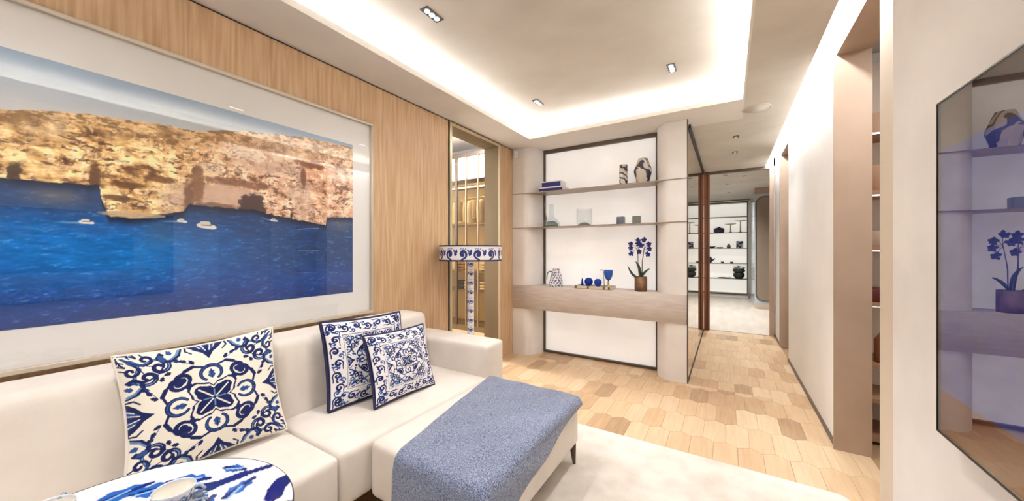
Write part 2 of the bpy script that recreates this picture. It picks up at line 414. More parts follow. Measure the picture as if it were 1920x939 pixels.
# value noise
def vnoise(X, Y, seed):
    g = np.random.default_rng(seed).random((256, 256)); xi = np.floor(X).astype(int); yi = np.floor(Y).astype(int); fx = X - xi; fy = Y - yi
    fx = fx * fx * (3 - 2 * fx); fy = fy * fy * (3 - 2 * fy); G = lambda a, b: g[b % 256, a % 256]
    return (G(xi, yi) * (1 - fx) + G(xi + 1, yi) * fx) * (1 - fy) + (G(xi, yi + 1) * (1 - fx) + G(xi + 1, yi + 1) * fx) * fy
def fbm(X, Y, seed, oct=5, gain=.55):
    s, a, t = 0, 1, 0
    for k in range(oct): s = s + a * vnoise(X * 2 ** k, Y * 2 ** k, seed + k); t += a; a *= gain
    return s / t
def smooth(e0, e1, x): t = np.clip((x - e0) / (e1 - e0), 0, 1); return t * t * (3 - 2 * t)
# ---------------------------------------------------------------- setting
# floor: joint-coloured base with elongated hexagonal oak pieces
floor = struct(box('floor', -2.84, 2.3, -2.6, 7.4, -.1, -.006, M_SUB))
def clip_poly(P, ax, val, keep_less):
    out = []
    for i in range(len(P)):
        a, b = P[i], P[(i + 1) % len(P)]
        ia = (a[ax] <= val) if keep_less else (a[ax] >= val); ib = (b[ax] <= val) if keep_less else (b[ax] >= val)
        if ia: out.append(a)
        if ia != ib:
            t = (val - a[ax]) / (b[ax] - a[ax]); out.append((a[0] + t * (b[0] - a[0]), a[1] + t * (b[1] - a[1])))
    return out
def wood(name, c1, c2): return noise_mat(name, c1, c2, (14, 1.2, 14), 3, 7, .42, lo=.3, hi=.7, rand=1, distortion=.3)
OAKS = [wood('oak_piece_pale', rgb(198, 171, 136), rgb(211, 186, 152)), wood('oak_piece_light', rgb(192, 162, 126), rgb(206, 178, 142)),
        wood('oak_piece_honey', rgb(186, 154, 116), rgb(201, 170, 133)), wood('oak_piece_mid', rgb(173, 141, 106), rgb(190, 158, 122)),
        wood('oak_piece_dark', rgb(156, 125, 93), rgb(174, 143, 109))]
PW, PL, TIP = .152, .36, .045
hexm = {}
def hexpoly(cx, cy):
    g = .0008; hw = PW / 2 - g; L = PL / 2
    return [(cx - hw, cy - L + TIP / 2 + g), (cx, cy - L - TIP / 2 + g), (cx + hw, cy - L + TIP / 2 + g), (cx + hw, cy + L - TIP / 2 - g), (cx, cy + L + TIP / 2 - g), (cx - hw, cy + L - TIP / 2 - g)]
row = 0
y = .75
while y < 7.6:
    x = -2.6 + (PW / 2 if row % 2 else 0)
    while x < .9:
        regs = []
        if y < 4.6: regs.append((-2.598, .853 if 2.5 < y < 3.5 else .678, .6, 4.262))
        if 4.0 < y < 4.9: regs.append((-2.42, -.56, 4.262, 4.545))
        if y > 4.0: regs.append((-.378, .678, 4.262, 7.398))
        for (xa, xb, ya, yb) in regs:
            P = hexpoly(x, y)
            P = clip_poly(clip_poly(clip_poly(clip_poly(P, 0, xa, False), 0, xb, True) if True else P, 1, ya, False) if P else P, 1, yb, True) if P else P
            if len(P) < 3: continue
            xs = [p[0] for p in P]; ys = [p[1] for p in P]
            if max(xs) - min(xs) < .004 or max(ys) - min(ys) < .004: continue
            if -1.15 < min(xs) and max(xs) < .56 and max(ys) < 2.72: continue       # wholly under the rug
            k = random.choices(range(5), (22, 32, 24, 15, 7))[0]
            if len(P) == 6 and max(xs) - min(xs) > PW - .01 and max(ys) - min(ys) > PL + TIP - .01:
                if k not in hexm:
                    o = prism('oak_piece', hexpoly(0, 0), -.006, 0, OAKS[k]); hexm[k] = o.data
                else:
                    o = bpy.data.objects.new('oak_piece', hexm[k]); COL.objects.link(o)
                o.parent = floor; o.location = (x, y, 0)
            else:
                prism('oak_piece', P, -.006, 0, OAKS[k], floor)
        x += PW
    y += PL; row += 1

# ceiling: raised plaster field inside a lower border, LED cove between
ceil = struct(box('ceiling', -2.45, .36, -2.6, 4.22, 3.05, 3.2, M_CEIL))
box('upper_slab', .36, 2.3, -2.6, 7.4, 3.10, 3.2, M_CEIL, ceil)
def cb(n, a): return box(n, *a[:4], a[4], a[5], a[6], ceil)
for nm, a in (('border', (-2.84, -2.19, -2.6, 4.56, 2.88, 2.915, M_CEILW)), ('border', (-2.19, .135, 3.99, 4.56, 2.88, 2.915, M_CEILW)),
              ('border', (.135, .54, -2.6, 4.56, 2.88, 2.915, M_CEIL)), ('border', (-2.19, .135, -2.6, -1.99, 2.88, 2.915, M_CEILW)),
              ('corridor_soffit', (-.38, .54, 4.56, 7.4, 2.88, 2.915, M_CEIL)),
              ('cove_wall', (-2.40, -2.36, -2.6, 4.2, 2.915, 3.05, M_LIP)), ('cove_wall', (-2.36, .30, 4.16, 4.2, 2.915, 3.05, M_LIP)),
              ('cove_wall', (.30, .34, -2.6, 4.2, 2.915, 3.05, M_LIP)), ('cove_wall', (-2.36, .30, -2.2, -2.16, 2.915, 3.05, M_LIP)),
              ('slot_wall', (.40, .44, 1.9, 7.4, 2.915, 3.10, M_LIP))):
    cb(nm, a)
for a in ((-2.19, -2.176, -1.99, 3.99), (.121, .135, -1.99, 3.99), (-2.176, .121, 3.976, 3.99), (-2.176, .121, -1.99, -1.976)):
    box('cove_lip', *a, 2.8785, 2.925, M_LIP, ceil)

# left wall: oak veneer with an opening to the dressing room
wl = struct(box('wall_left', -2.84, -2.6, -2.6, 2.925, 0, 2.866, M_OAK))
box('oak_return', -2.84, -2.6, 3.93, 4.26, 0, 2.866, M_OAK, wl)
box('shadow_gap', -2.84, -2.615, -2.6, 4.26, 2.866, 2.88, M_DARK, wl)
box('lintel', -2.84, -2.602, 2.925, 3.93, 2.862, 2.8665, M_OAK, wl)
box('shadow_gap', -2.70, -2.603, 2.905, 2.925, 0, 2.866, M_DARK, wl).location.x += .0055
# lining of the opening
t1 = struct(box('trim_1', -2.835, -2.606, 3.898, 3.928, 0, 2.86, M_JAMB))
box('lining_head', -2.835, -2.606, 2.928, 3.898, 2.83, 2.86, M_JAMB, t1); box('lining_side', -2.835, -2.606, 2.928, 2.95, 0, 2.83, M_JAMB, t1)
box('edge_bar', -2.606, -2.590, 2.926, 2.962, 0, 2.862, M_CHAMP, t1); box('edge_bar', -2.606, -2.590, 3.900, 3.930, 0, 2.862, M_CHAMP, t1)
box('edge_bar', -2.606, -2.590, 2.962, 3.900, 2.832, 2.862, M_CHAMP, t1)

# back wall behind the shelving unit, back of the mirrored block
wb = struct(box('wall_back', -2.84, -.40, 4.60, 4.75, 0, 3.1, M_WHITE))
# right corridor wall
wr = struct(box('wall_right', .68, .855, 3.43, 5.85, 0, 3.1, M_WHITE))
box('wall_piece', .68, .855, 6.60, 7.4, 0, 3.1, M_WHITE, wr); box('wall_piece', .68, .855, 1.915, 2.585, 0, 3.1, M_BEIGE, wr)
for a in ((2.585, 3.43), (5.85, 6.60)): box('wall_piece', .68, .855, *a, 2.884, 3.1, M_WHITE, wr)
wn = struct(box('wall_near', .54, .88, -2.6, 1.915, 0, 2.915, M_NEAR))
wf = struct(box('wall_front', -2.6, .54, -2.6, -2.45, 0, 2.88, M_WHITE))
for i, (ya, yb) in enumerate(((2.585, 3.43), (5.85, 6.60))):
    t = struct(box('trim_%d' % (i + 2), .658, .862, yb - .012, yb + .004, 0, 2.884, M_TAUPE))
    box('soffit_lining', .672, .862, ya, yb - .012, 2.872, 2.884, M_TAUPE, t); box('near_lining', .683, .862, ya, ya + .012, 0, 2.872, M_BEIGE, t)
bb = struct(box('baseboard_right', .668, .68, 3.435, 5.85, 0, .035, M_BRONZE)); box('baseboard_piece', .668, .68, 6.61, 7.39, 0, .035, M_BRONZE, bb)  # baseboard strip in dark bronze, drawing the shadow line along the wall foot
# side rooms behind the right wall
ws = struct(box('wall_side_room', 2.2, 2.3, 1.0, 7.4, 0, 3.1, M_WHITE)); box('partition', .88, 2.2, 4.1, 4.2, 0, 3.1, M_WHITE, ws)
box('partition', .88, 2.2, 1.0, 1.1, 0, 3.1, M_WHITE, ws); box('partition', .88, 2.3, 7.4, 7.5, 0, 3.1, M_WHITE, ws)

# doorway at the end of the corridor
d1 = struct(box('door_1', -.37, .66, 7.36, 7.42, 2.835, 2.88, M_BRONZE))
box('post', -.372, -.335, 7.30, 7.42, 0, 2.835, M_BROWN, d1); box('post', -.335, -.315, 7.34, 7.42, 0, 2.835, M_DARK, d1); box('post', -.315, -.285, 7.34, 7.42, 0, 2.835, M_BROWN, d1)
box('post', .60, .66, 7.36, 7.42, 0, 2.835, M_TAUPE, d1); box('threshold', -.285, .60, 7.385, 7.40, 0, .003, M_BRONZE, d1)

# far room
ff = struct(box('floor_far', -2.2, 2.4, 7.4, 13.3, -.1, -.002, M_PALE))
cf = struct(box('ceiling_far', -2.2, 2.4, 7.42, 13.3, 3.02, 3.12, M_CEIL)); box('upstand', -2.2, 2.4, 7.42, 7.5, 2.88, 3.02, M_CEIL, cf)
wx = struct(box('wall_far', -2.2, 2.4, 13.3, 13.4, 0, 3.1, M_WHITE)); box('wall_far_side', -2.3, -2.2, 7.4, 13.3, 0, 3.1, M_WHITE, wx)
box('wall_far_side', 2.4, 2.5, 7.4, 13.3, 0, 3.1, M_WHITE, wx); box('wall_far_return', -2.2, -.40, 7.42, 7.5, 0, 3.02, M_WHITE, wx); box('wall_far_return', .66, 2.4, 7.42, 7.5, 0, 3.02, M_WHITE, wx)

# dressing room shell
fd = struct(box('floor_dressing', -5.2, -2.84, 2.3, 5.5, -.1, 0, OAKS[2]))
cd = struct(box('ceiling_dressing', -5.2, -2.84, 2.3, 5.5, 3.45, 3.55, M_CEILW))
wd = struct(box('wall_dressing', -5.3, -5.2, 2.3, 5.6, 0, 3.5, M_WHITE)); box('wall_dressing_end', -5.2, -2.84, 5.5, 5.6, 0, 3.5, M_WHITE, wd)
box('wall_dressing_near', -5.2, -2.84, 2.2, 2.3, 0, 3.5, M_WHITE, wd); box('wall_dressing_upper', -2.84, -2.80, 2.3, 5.5, 2.915, 3.5, M_WHITE, wd)
box('wall_dressing_inner', -2.85, -2.841, 4.0, 5.5, 0, 2.915, M_WHITE, wd)

# ---------------------------------------------------------------- downlights and ceiling speaker
def downlight(loc, n, rz, label, group, power, along=.045, lens=None):
    t = thing('recessed_downlight', label, 'downlight', loc, group); x, y, z = loc
    L = along * n; 
    fr = box('trim_frame', x - .033, x + .033, y - L / 2 - .012, y + L / 2 + .012, z - .004, z + .0, M_BLACK, t)
    for k in range(n):
        yy = y + (k - (n - 1) / 2) * along
        lathe('lens', [(.019, -.002), (.017, 0), (0, .001)], (x, yy, z - .0055), lens or M_EMITD, fr, 16)
    l = bpy.data.lights.new('downlight_beam', 'SPOT'); l.energy = power; l.spot_size = math.radians(125); l.spot_blend = 1; l.shadow_soft_size = .12; l.color = WARM
    o = bpy.data.objects.new('downlight_beam', l); COL.objects.link(o); o.parent = t; o.location = (0, 0, -.05)
    if rz:
        t.rotation_euler.z = rz
    return t
DG = 'three-lens downlights in the raised ceiling'; DN = 'small black three-lens downlight in the raised ceiling %s'
for (x, y, pw, wh) in ((-1.71, 1.75, 52, 'above the patterned sofa cushions'), (-1.75, 3.39, 34, 'near the dressing room opening'), (-.42, 3.36, 34, 'near the mirrored cabinet'),
                       (-.42, 1.75, 48, 'over the pale rug, unseen and added for light'), (-1.71, .1, 52, 'over the ceramic table, unseen and added for light'), (-.42, .1, 48, 'between the ceramic table and the glossy picture, unseen and added for light'), (-1.71, -1.5, 48, 'over the far end of the sofa, unseen and added for light'), (-.42, -1.5, 48, 'over the bare end wall, unseen and added for light')):  # lamps on this row are out of view, added to light the room
    downlight((x, y, 3.05), 3, 0, DN % wh, DG, pw)
for (x, y) in ((.086, 5.25), (.087, 6.07)): downlight((x, y, 2.88), 2, 0, 'tiny twin-lens downlight set in the corridor ceiling', 'corridor downlights', 38, .04, M_LENSDIM)
for (x, y) in ((-.05, 8.6), (.0, 9.8), (.02, 11.2), (.3, 8.9)): downlight((x, y, 3.02), 2, 0, 'tiny downlight set in the far room ceiling beyond the doorway', 'far room downlights', 130, .04, M_LENSDIM)
sp = thing('ceiling_speaker', 'flat round plaster-coloured speaker disc in the ceiling near corridor', 'ceiling speaker', (.243, 4.312, 2.88))
lathe('grille', [(.118, 0), (.118, -.003), (.0, -.004)], (.243, 4.312, 2.88), M_CEIL, sp, 48)
lathe('rim', [(.128, 0), (.128, -.004), (.119, -.005), (.119, 0)], (.243, 4.312, 2.88), M_CEIL, sp, 48, caps=(0, 0))
av = thing('air_diffuser', 'dark narrow slot air diffuser in the far room ceiling', 'air vent', (.0, 8.1, 3.02))
box('slot_frame', -.12, .12, 8.05, 8.15, 3.012, 3.02, M_BRONZE, av); box('slot', -.10, .10, 8.09, 8.11, 3.009, 3.012, M_BLACK, av)

# ---------------------------------------------------------------- framed photograph on the oak wall
def photo_print():
    y0, y1, z0, z1 = -.10, 1.748, 1.115, 2.30; nx, nz = 660, 424
    yy = np.linspace(y0, y1, nx); zz = np.linspace(z0, z1, nz); Yg, Zg = np.meshgrid(yy, zz)
    ipx = lambda pts: np.interp(yy + .012 * (fbm(yy * 14, yy * 0, 3) - .5), [p[0] for p in pts], [p[1] for p in pts])
    sky = ipx([(-.1, 2.02), (.134, 2.034), (.269, 2.076), (.394, 2.098), (.617, 2.122), (.76, 2.127), (.922, 2.18), (1.034, 2.203), (1.326, 2.253), (1.56, 2.27), (1.748, 2.275)]) + .016 * (fbm(yy * 30, yy * 0 + 2, 5) - .5)
    wat = ipx([(-.1, 1.745), (.134, 1.751), (.255, 1.756), (.37, 1.762), (.405, 1.765), (.41, 1.70), (.437, 1.617), (.518, 1.612), (.638, 1.645), (.714, 1.669), (.739, 1.708), (.949, 1.706), (1.064, 1.713), (1.125, 1.691), (1.326, 1.664), (1.527, 1.639), (1.535, 1.70), (1.748, 1.712)]) + .010 * (fbm(yy * 45, yy * 0 + 9, 8) - .5)
    S = np.broadcast_to(sky, Yg.shape); Wt = np.broadcast_to(wat, Yg.shape)
    c = lambda *v: np.array(v, float)
    mixc = lambda a, b, t: a + (b - a) * t[..., None]
    # sky
    img = mixc(c(214, 214, 214), c(160, 182, 208), smooth(2.03, 2.32, Zg + .04 * (fbm(Yg * 3, Zg * 9, 21) - .5) - .02 * Yg))
    # cliffs
    wx_ = Yg + .05 * (fbm(Yg * 7, Zg * 7, 31) - .5); wz_ = Zg + .05 * (fbm(Yg * 7, Zg * 7, 37) - .5)
    strata = fbm(wx_ * 9, wz_ * 30, 41, 6, .62); chunk = fbm(wx_ * 22, wz_ * 20, 43, 5, .6); vert = fbm(wx_ * 26, wz_ * 8, 47, 5, .6)
    d = .40 * strata + .35 * chunk + .25 * vert; d = .5 + (d - .5) * 1.5
    base = mixc(c(206, 168, 112), c(208, 164, 138), smooth(.5, 1.15, Yg)); lightc = mixc(c(250, 228, 178), c(244, 216, 194), smooth(.5, 1.15, Yg))
    cl = mixc(base, lightc, smooth(.47, .66, d)); cl = mixc(c(104, 68, 42) + 0 * cl, cl, smooth(.30, .49, d + .05 * smooth(.4, 1.2, Yg)))
    rid = 1 - np.abs(2 * fbm(wx_ * 16, wz_ * 22, 151, 5, .6) - 1); cl = mixc(cl, c(86, 56, 40) + 0 * cl, .7 * smooth(.90, .985, rid) * smooth(.42, .6, fbm(Yg * 9, Zg * 9, 157)))
    dk = smooth(.57, .66, fbm(wx_ * 34, wz_ * 70, 53, 5, .6)); cl = mixc(cl, c(84, 52, 38) + 0 * cl, .8 * dk * smooth(.35, .55, fbm(Yg * 8, Zg * 10, 59)))
    hl = smooth(.60, .72, fbm(wx_ * 40 + 7, wz_ * 50, 161, 4)); cl = mixc(cl, c(252, 238, 206) + 0 * cl, .6 * hl)
    grey = smooth(.5, .68, fbm(Yg * 6 + 3, Zg * 7, 167, 4)); cl = mixc(cl, c(176, 160, 150) + 0 * cl, .4 * grey)
    depth = np.clip((S - Zg) / (S - Wt), 0, 1)
    topz = smooth(.30, .05, depth); scrub = smooth(.5, .62, fbm(Yg * 32, Zg * 70, 61, 4)); cl = mixc(cl, c(204, 170, 128) + 0 * cl, .5 * topz); cl = mixc(cl, c(112, 84, 54) + 0 * cl, .7 * topz * scrub)
    # fissures and caves
    def blob(yc, zc, ry, rz, col, soft=.35, seed=71):
        nonlocal cl
        q = ((Yg - yc) / ry) ** 2 + ((Zg - zc) / rz) ** 2 + 2.4 * (fbm(Yg * 18, Zg * 22, seed, 6, .65) - .5)
        cl = mixc(cl, c(*col) + 0 * cl, smooth(1 + soft, 1 - soft, q) * .88)
    blob(.90, 1.75, .20, .10, (196, 168, 152), .5); blob(.775, 1.83, .03, .10, (124, 88, 66), .5, 73); blob(.98, 1.865, .17, .026, (120, 82, 66), .5, 79); blob(.86, 1.715, .10, .018, (120, 92, 80), .5, 81)
    blob(1.05, 1.735, .075, .085, (58, 42, 46), .25, 83); blob(.168, 1.775, .020, .06, (60, 44, 36), .25, 87); blob(.392, 1.80, .016, .07, (92, 62, 44), .5, 89); blob(.735, 1.74, .022, .10, (110, 80, 62), .6, 91)
    blob(.06, 1.79, .05, .045, (136, 98, 66), .6, 93); blob(1.36, 1.97, .02, .075, (112, 78, 64), .5, 95); blob(1.28, 1.685, .010, .03, (50, 38, 44), .3, 97); blob(1.40, 2.07, .10, .03, (126, 84, 66), .5, 103); blob(.62, 1.83, .05, .018, (110, 74, 48), .5, 105); blob(.50, 1.78, .06, .016, (100, 66, 40), .5, 107); blob(.47, 1.71, .05, .014, (96, 64, 40), .5, 109)
    cl = np.clip(cl * np.array([1.10, 1.09, 1.06]) + 4, 0, 255)
    cl = mixc(cl, c(72, 50, 44) + 0 * cl, .85 * smooth(.05, .0, (Zg - Wt) / .12) * smooth(.4, .6, fbm(Yg * 40, Zg * 10, 99)))
    # sea
    dz = np.clip((1.75 - Zg) / .63, 0, 1)
    rip = fbm(Yg * 16 + 3 * Zg, Zg * 60 + Yg * 5, 101, 5, .6); rip2 = fbm(Yg * 40, Zg * 120 - Yg * 20, 107, 4, .6)
    sea = mixc(c(30, 66, 120), c(24, 100, 180), smooth(.08, .4, dz) * smooth(1.5, .3, Yg)); sea = mixc(sea, c(30, 74, 150) + 0 * sea, smooth(.45, .9, dz)); sea = mixc(sea, c(26, 48, 112) + 0 * sea, .7 * smooth(.75, 1.05, dz))
    sea = mixc(sea, c(10, 122, 204) + 0 * sea, .7 * np.exp(-((Yg - .5) / .35) ** 2 - ((Zg - 1.42) / .12) ** 2)); sea = mixc(sea, c(28, 120, 200) + 0 * sea, .5 * np.exp(-((Yg - .15) / .2) ** 2 - ((Zg - 1.5) / .1) ** 2))
    sea *= (.72 + .56 * (.6 * rip + .4 * rip2))[..., None]
    sea = mixc(sea, c(150, 186, 222) + 0 * sea, .5 * smooth(.62, .78, rip2) * smooth(.25, .8, rip))
    refl = np.exp(-((Yg - .28) / .09) ** 2 - ((Zg - 1.70) / .045) ** 2) + .8 * np.exp(-((Yg - 1.64) / .11) ** 2 - ((Zg - 1.66) / .06) ** 2) + .5 * np.exp(-((Yg - .62) / .06) ** 2 - ((Zg - 1.55) / .07) ** 2)
    sea = mixc(sea, c(138, 120, 118) + 0 * sea, .75 * np.clip(refl, 0, 1) * (.5 + .6 * rip)); sea = mixc(sea, c(14, 26, 52) + 0 * sea, .85 * smooth(.05, 0, (Wt - Zg)) * smooth(.05, .2, Yg))
    m_c = smooth(-.002, .002, S - Zg); m_s = smooth(-.0015, .0015, Wt - Zg)
    img = mixc(img, cl, m_c); img = mixc(img, sea, m_s)
    # ledge of pale rock at the promontory foot
    led = smooth(1.2, .8, ((Yg - .52) / .115) ** 2 + ((Zg - 1.632) / .016) ** 2 + .6 * (fbm(Yg * 60, Zg * 60, 111) - .5)); img = mixc(img, c(206, 180, 148) + 0 * img, .85 * led)
    # boats and wakes
    for (by, bz, s_, wk) in ((.366, 1.583, .024, -1), (.707, 1.612, .022, -1), (.815, 1.590, .046, 0), (1.172, 1.650, .022, -1.2)):
        if wk:
            t = (Yg - by) / s_; wl_ = smooth(.007, .001, np.abs(Zg - bz + .003 - .004 * np.maximum(-t, 0) * (1 if wk < -1.1 else -.15))) * ((t < 0) & (t > -4.5)) * (1 - np.clip(-t / 4.5, 0, 1)); img = mixc(img, c(206, 220, 232) + 0 * img, .8 * wl_)
        h_ = ((Yg - by) / s_) ** 4 + ((Zg - bz + .12 * (Yg - by)) / (s_ * .30)) ** 2; img = mixc(img, c(244, 240, 232) + 0 * img, smooth(1.2, .8, h_))
        h_ = ((Yg - by + .15 * s_) / (s_ * .55)) ** 4 + ((Zg - bz - s_ * .38) / (s_ * .24)) ** 2; img = mixc(img, c(226, 220, 210) + 0 * img, smooth(1.2, .8, h_))
        h_ = ((Yg - by) / (s_ * .6)) ** 2 + ((Zg - bz - s_ * .12) / (s_ * .07)) ** 2; img = mixc(img, c(96, 90, 92) + 0 * img, .8 * smooth(1.2, .8, h_))
    cols = lin_arr(np.clip(img / 255, 0, 1)).reshape(-1, 3)
    V = np.stack([np.full(Yg.size, -2.5795), Yg.ravel(), Zg.ravel()], 1)
    i = np.arange(nx * nz).reshape(nz, nx); F = np.stack([i[:-1, :-1], i[:-1, 1:], i[1:, 1:], i[1:, :-1]], -1).reshape(-1, 4).tolist()
    return V, F, cols
pf = thing('framed_photograph', 'very large white-mounted photograph of sea cliffs and boats on the oak wall', 'picture', (-2.6, .82, .926))
fy0, fy1, fz0, fz1 = -.272, 1.925, .926, 2.52
M_PFRAME = mat('pale_picture_frame', rgb(196, 184, 168), .4, .3)
for a in ((fy0, fy1, fz1 - .022, fz1), (fy0, fy1, fz0, fz0 + .022), (fy0, fy0 + .022, fz0 + .022, fz1 - .022), (fy1 - .022, fy1, fz0 + .022, fz1 - .022)):
    box('frame_rail', -2.599, -2.555, a[0], a[1], a[2], a[3], M_PFRAME, pf, .003)
box('mount', -2.599, -2.5805, fy0 + .02, fy1 - .02, fz0 + .02, fz1 - .02, M_MAT, pf)
V, F, Cc = photo_print(); mesh_obj('print', V, F, paint_mat('photo_print', .7, spec=.2), pf, False, Cc)
box('glass_pane', -2.5645, -2.5625, fy0 + .022, fy1 - .022, fz0 + .022, fz1 - .022, M_GLASS, pf)

# ---------------------------------------------------------------- glossy picture on the near wall
ga = thing('glossy_wall_picture', 'glass-fronted picture with rust brown and deep blue bands on near wall', 'picture', (.54, .9, .947))
ay0, ay1, az0, az1 = .15, 1.462, .947, 1.859
for a in ((ay0, ay1, az1 - .004, az1), (ay0, ay1, az0, az0 + .004), (ay0, ay0 + .004, az0 + .004, az1 - .004), (ay1 - .004, ay1, az0 + .004, az1 - .004)):
    box('frame_rail', .497, .539, *a, M_BLACK, ga)
for nm, za, zb, c1, c2 in (('brown_band', az0 + .004, 1.065, (126, 50, 2), (150, 66, 8)), ('blue_band', 1.065, 1.727, (40, 64, 168), (84, 104, 190)), ('tan_band', 1.727, az1 - .004, (98, 74, 52), (118, 92, 68))):
    box(nm, .505, .538, ay0 + .004, ay1 - .004, za, zb, noise_mat('art_' + nm, rgb(*c1), rgb(*c2), (1, 2, 6), 3, 6, .6), ga)
box('glass_pane', .4985, .501, ay0 + .004, ay1 - .004, az0 + .004, az1 - .004, pane_mat('mirror_glass', (.8, .8, .85), gloss=.35), ga)

# ---------------------------------------------------------------- display shelving unit
du = thing('display_shelving_unit', 'built-in backlit display niche with curved side panels and two thin shelves', 'shelving unit', (-1.49, 4.4, 0))
def column(name, flip, z0, z1):
    prof = []
    for i in range(13):
        a = i / 12 * PI / 2; prof.append((.16 + .18 * math.sin(a), 4.26 + .28 * (1 - math.cos(a))))
    pts = [(0, 4.26)] + prof + [(.34, 4.598), (0, 4.598)]
    pts = [(-2.598 + x, y) for x, y in pts] if not flip else [(-.382 - x, y) for x, y in pts][::-1]
    o = prism(name, pts, z0, z1, M_CURVE, du); return o
for fl in (0, 1):
    for za, zb in ((0, .642), (.966, 1.761), (1.769, 2.236), (2.244, 2.88)): column('curved_panel', fl, za, zb)
for z in (1.765, 2.240): box('shelf', -2.598, -.382, 4.252, 4.575, z - .004, z + .004, M_SHELF, du)
for za, zb in ((.03, .642), (.966, 2.83)): box('backlit_panel', -2.235, -.745, 4.578, 4.598, za, zb, M_BACKLIT, du)
for a in ((-2.258, -2.235, 0, .642), (-.745, -.722, 0, .642), (-2.258, -2.235, .966, 2.88), (-.745, -.722, .966, 2.88), (-2.235, -.745, 0, .03), (-2.235, -.745, 2.83, 2.88)):
    box('frame_bar', a[0], a[1], 4.545, 4.598, a[2], a[3], M_BRONZE, du)
ct = tag(box('stone_counter', -2.597, -.383, 4.250, 4.574, .643, .965, M_STONE, None, .002, 1), 'thick travertine counter block crossing the backlit display niche', 'counter')
# mirrored block along the corridor
mc = thing('mirrored_cabinet', 'tall bronze-mirror clad cabinet side lining the corridor', 'cabinet', (-.39, 5.8, 0))
box('carcass', -1.2, -.397, 4.76, 7.38, 0, 2.88, M_DARK, mc); box('carcass_front', -.42, -.397, 4.602, 4.76, 0, 2.88, M_DARK, mc)
for ya, yb in ((4.31, 5.35), (5.353, 6.35), (6.353, 7.295)): box('mirror_panel', -.381 if ya < 4.6 else -.396, -.376, ya, yb, .02, 2.83, M_MIRROR, mc)
box('edge_strip', -.381, -.372, 4.262, 4.31, 0, 2.88, M_BRONZE, mc); box('top_track', -.381, -.360, 4.45, 7.29, 2.832, 2.879, M_BLACK, mc); box('plinth', -.381, -.370, 4.31, 7.29, 0, .018, M_BLACK, mc)

se = thing('motion_sensor', 'small rounded white sensor fixed high on the left curved panel', 'sensor', (-2.54, 4.26, 2.76))
soft_box('body', -2.57, -2.51, 4.215, 4.262, 2.745, 2.845, .02, M_PLASTIC, se, n=8); lathe('lens', [(.016, 0), (.016, .004), (0, .007)], (0, 0, 0), M_PLASTIC, se, 16).matrix_local = Matrix.Translation(Vector((0.0, -.046, .045))) @ Matrix.Rotation(PI / 2, 4, 'X')

# ---------------------------------------------------------------- things on the shelves
S1, S2, CT = 2.244, 1.769, .965
def book(label, x0, x1, y0, y1, z0, z1):
    t = thing('box_book', label, 'book', ((x0 + x1) / 2, (y0 + y1) / 2, z0), 'stacked navy books')
    box('page_block', x0 + .006, x1 - .003, y0 + .004, y1 - .004, z0 + .006, z1 - .014, M_PAGE, t)
    box('cover', x0, x1, y0, y1, z0, z0 + .006, M_PAGE, t); box('cover', x0, x1, y0, y1, z1 - .014, z1, M_PAGE, t); box('spine', x0, x1 - .002, y0 - .003, y0 + .003, z0 + .004, z1 - .016, M_NAVYB, t)
book('lower, larger navy-spined book lying on the top shelf', -2.20, -1.86, 4.30, 4.52, S1, S1 + .062)
book('smaller navy-spined book lying on top of another book', -2.165, -1.89, 4.31, 4.51, S1 + .0625, S1 + .142)
def marble():
    m = mat('marbled_ceramic', rgb(206, 196, 186), .5); N, L, b = nodes(m)
    tc = N.new('ShaderNodeTexCoord'); wv = N.new('ShaderNodeTexWave'); wv.inputs['Scale'].default_value = 3.4; wv.inputs['Distortion'].default_value = 15; wv.inputs['Detail'].default_value = 2.0; wv.inputs['Detail Scale'].default_value = 1.6
    mp = N.new('ShaderNodeMapping'); mp.inputs['Rotation'].default_value = (.4, .9, .3); L.new(tc.outputs['Object'], mp.inputs[0]); L.new(mp.outputs[0], wv.inputs['Vector'])
    r = N.new('ShaderNodeValToRGB'); r.color_ramp.elements[0].position = .18; r.color_ramp.elements[0].color = (*rgb(48, 46, 60), 1); r.color_ramp.elements[1].position = .34; r.color_ramp.elements[1].color = (*rgb(212, 202, 192), 1)
    L.new(wv.outputs['Fac'], r.inputs[0]); L.new(r.outputs[0], b.inputs['Base Color']); return m
M_MARB = marble()
tag(lathe('cylinder_vase', [(.046, 0), (.049, .01), (.049, .255), (.043, .255), (.043, .2), (.0, .19)], (-1.097, 4.41, S1), M_MARB, None, 32), 'slim cylindrical marbled vase on the top shelf', 'vase')
hv = lathe('faceted_vase', [(.066, 0), (.070, .012), (.106, .155), (.052, .305), (.047, .305), (.05, .27), (0, .2)], (-.868, 4.41, S1), M_MARB, None, 9, smooth=False); tag(hv, 'wide-shouldered faceted marbled vase on the top shelf', 'vase')
# decanter with tall handle
M_CLEARB = pane_mat('clear_glass_base', (.86, .89, .89), 1.45)
de = thing('glass_decanter', 'domed clear glass decanter with upright neck and curved handle on shelf', 'decanter', (-2.07, 4.41, S2))
lathe('body', [(.12, 0), (.125, .012), (.115, .06), (.08, .11), (.042, .145), (.036, .21), (.036, .31), (.042, .325)], (-2.07, 4.41, S2), M_CLEARB, de, 40, caps=(0, 0))
lathe('punt', [(.098, .002), (.09, .045), (.06, .075), (0, .088)], (-2.07, 4.41, S2), mat('smoked_glass', rgb(112, 124, 124), .08, spec=.8), de, 32)
tube('handle', [(-2.145, 4.41, S2 + .09), (-2.150, 4.41, S2 + .15), (-2.165, 4.41, S2 + .25), (-2.172, 4.41, S2 + .33), (-2.160, 4.41, S2 + .345)], .0055, mat('horn_grey', rgb(150, 146, 138), .3), de)
cl = thing('glass_cloche', 'clear square-topped glass cylinder over a grey domed stone on shelf', 'glass dome', (-1.6, 4.41, S2))
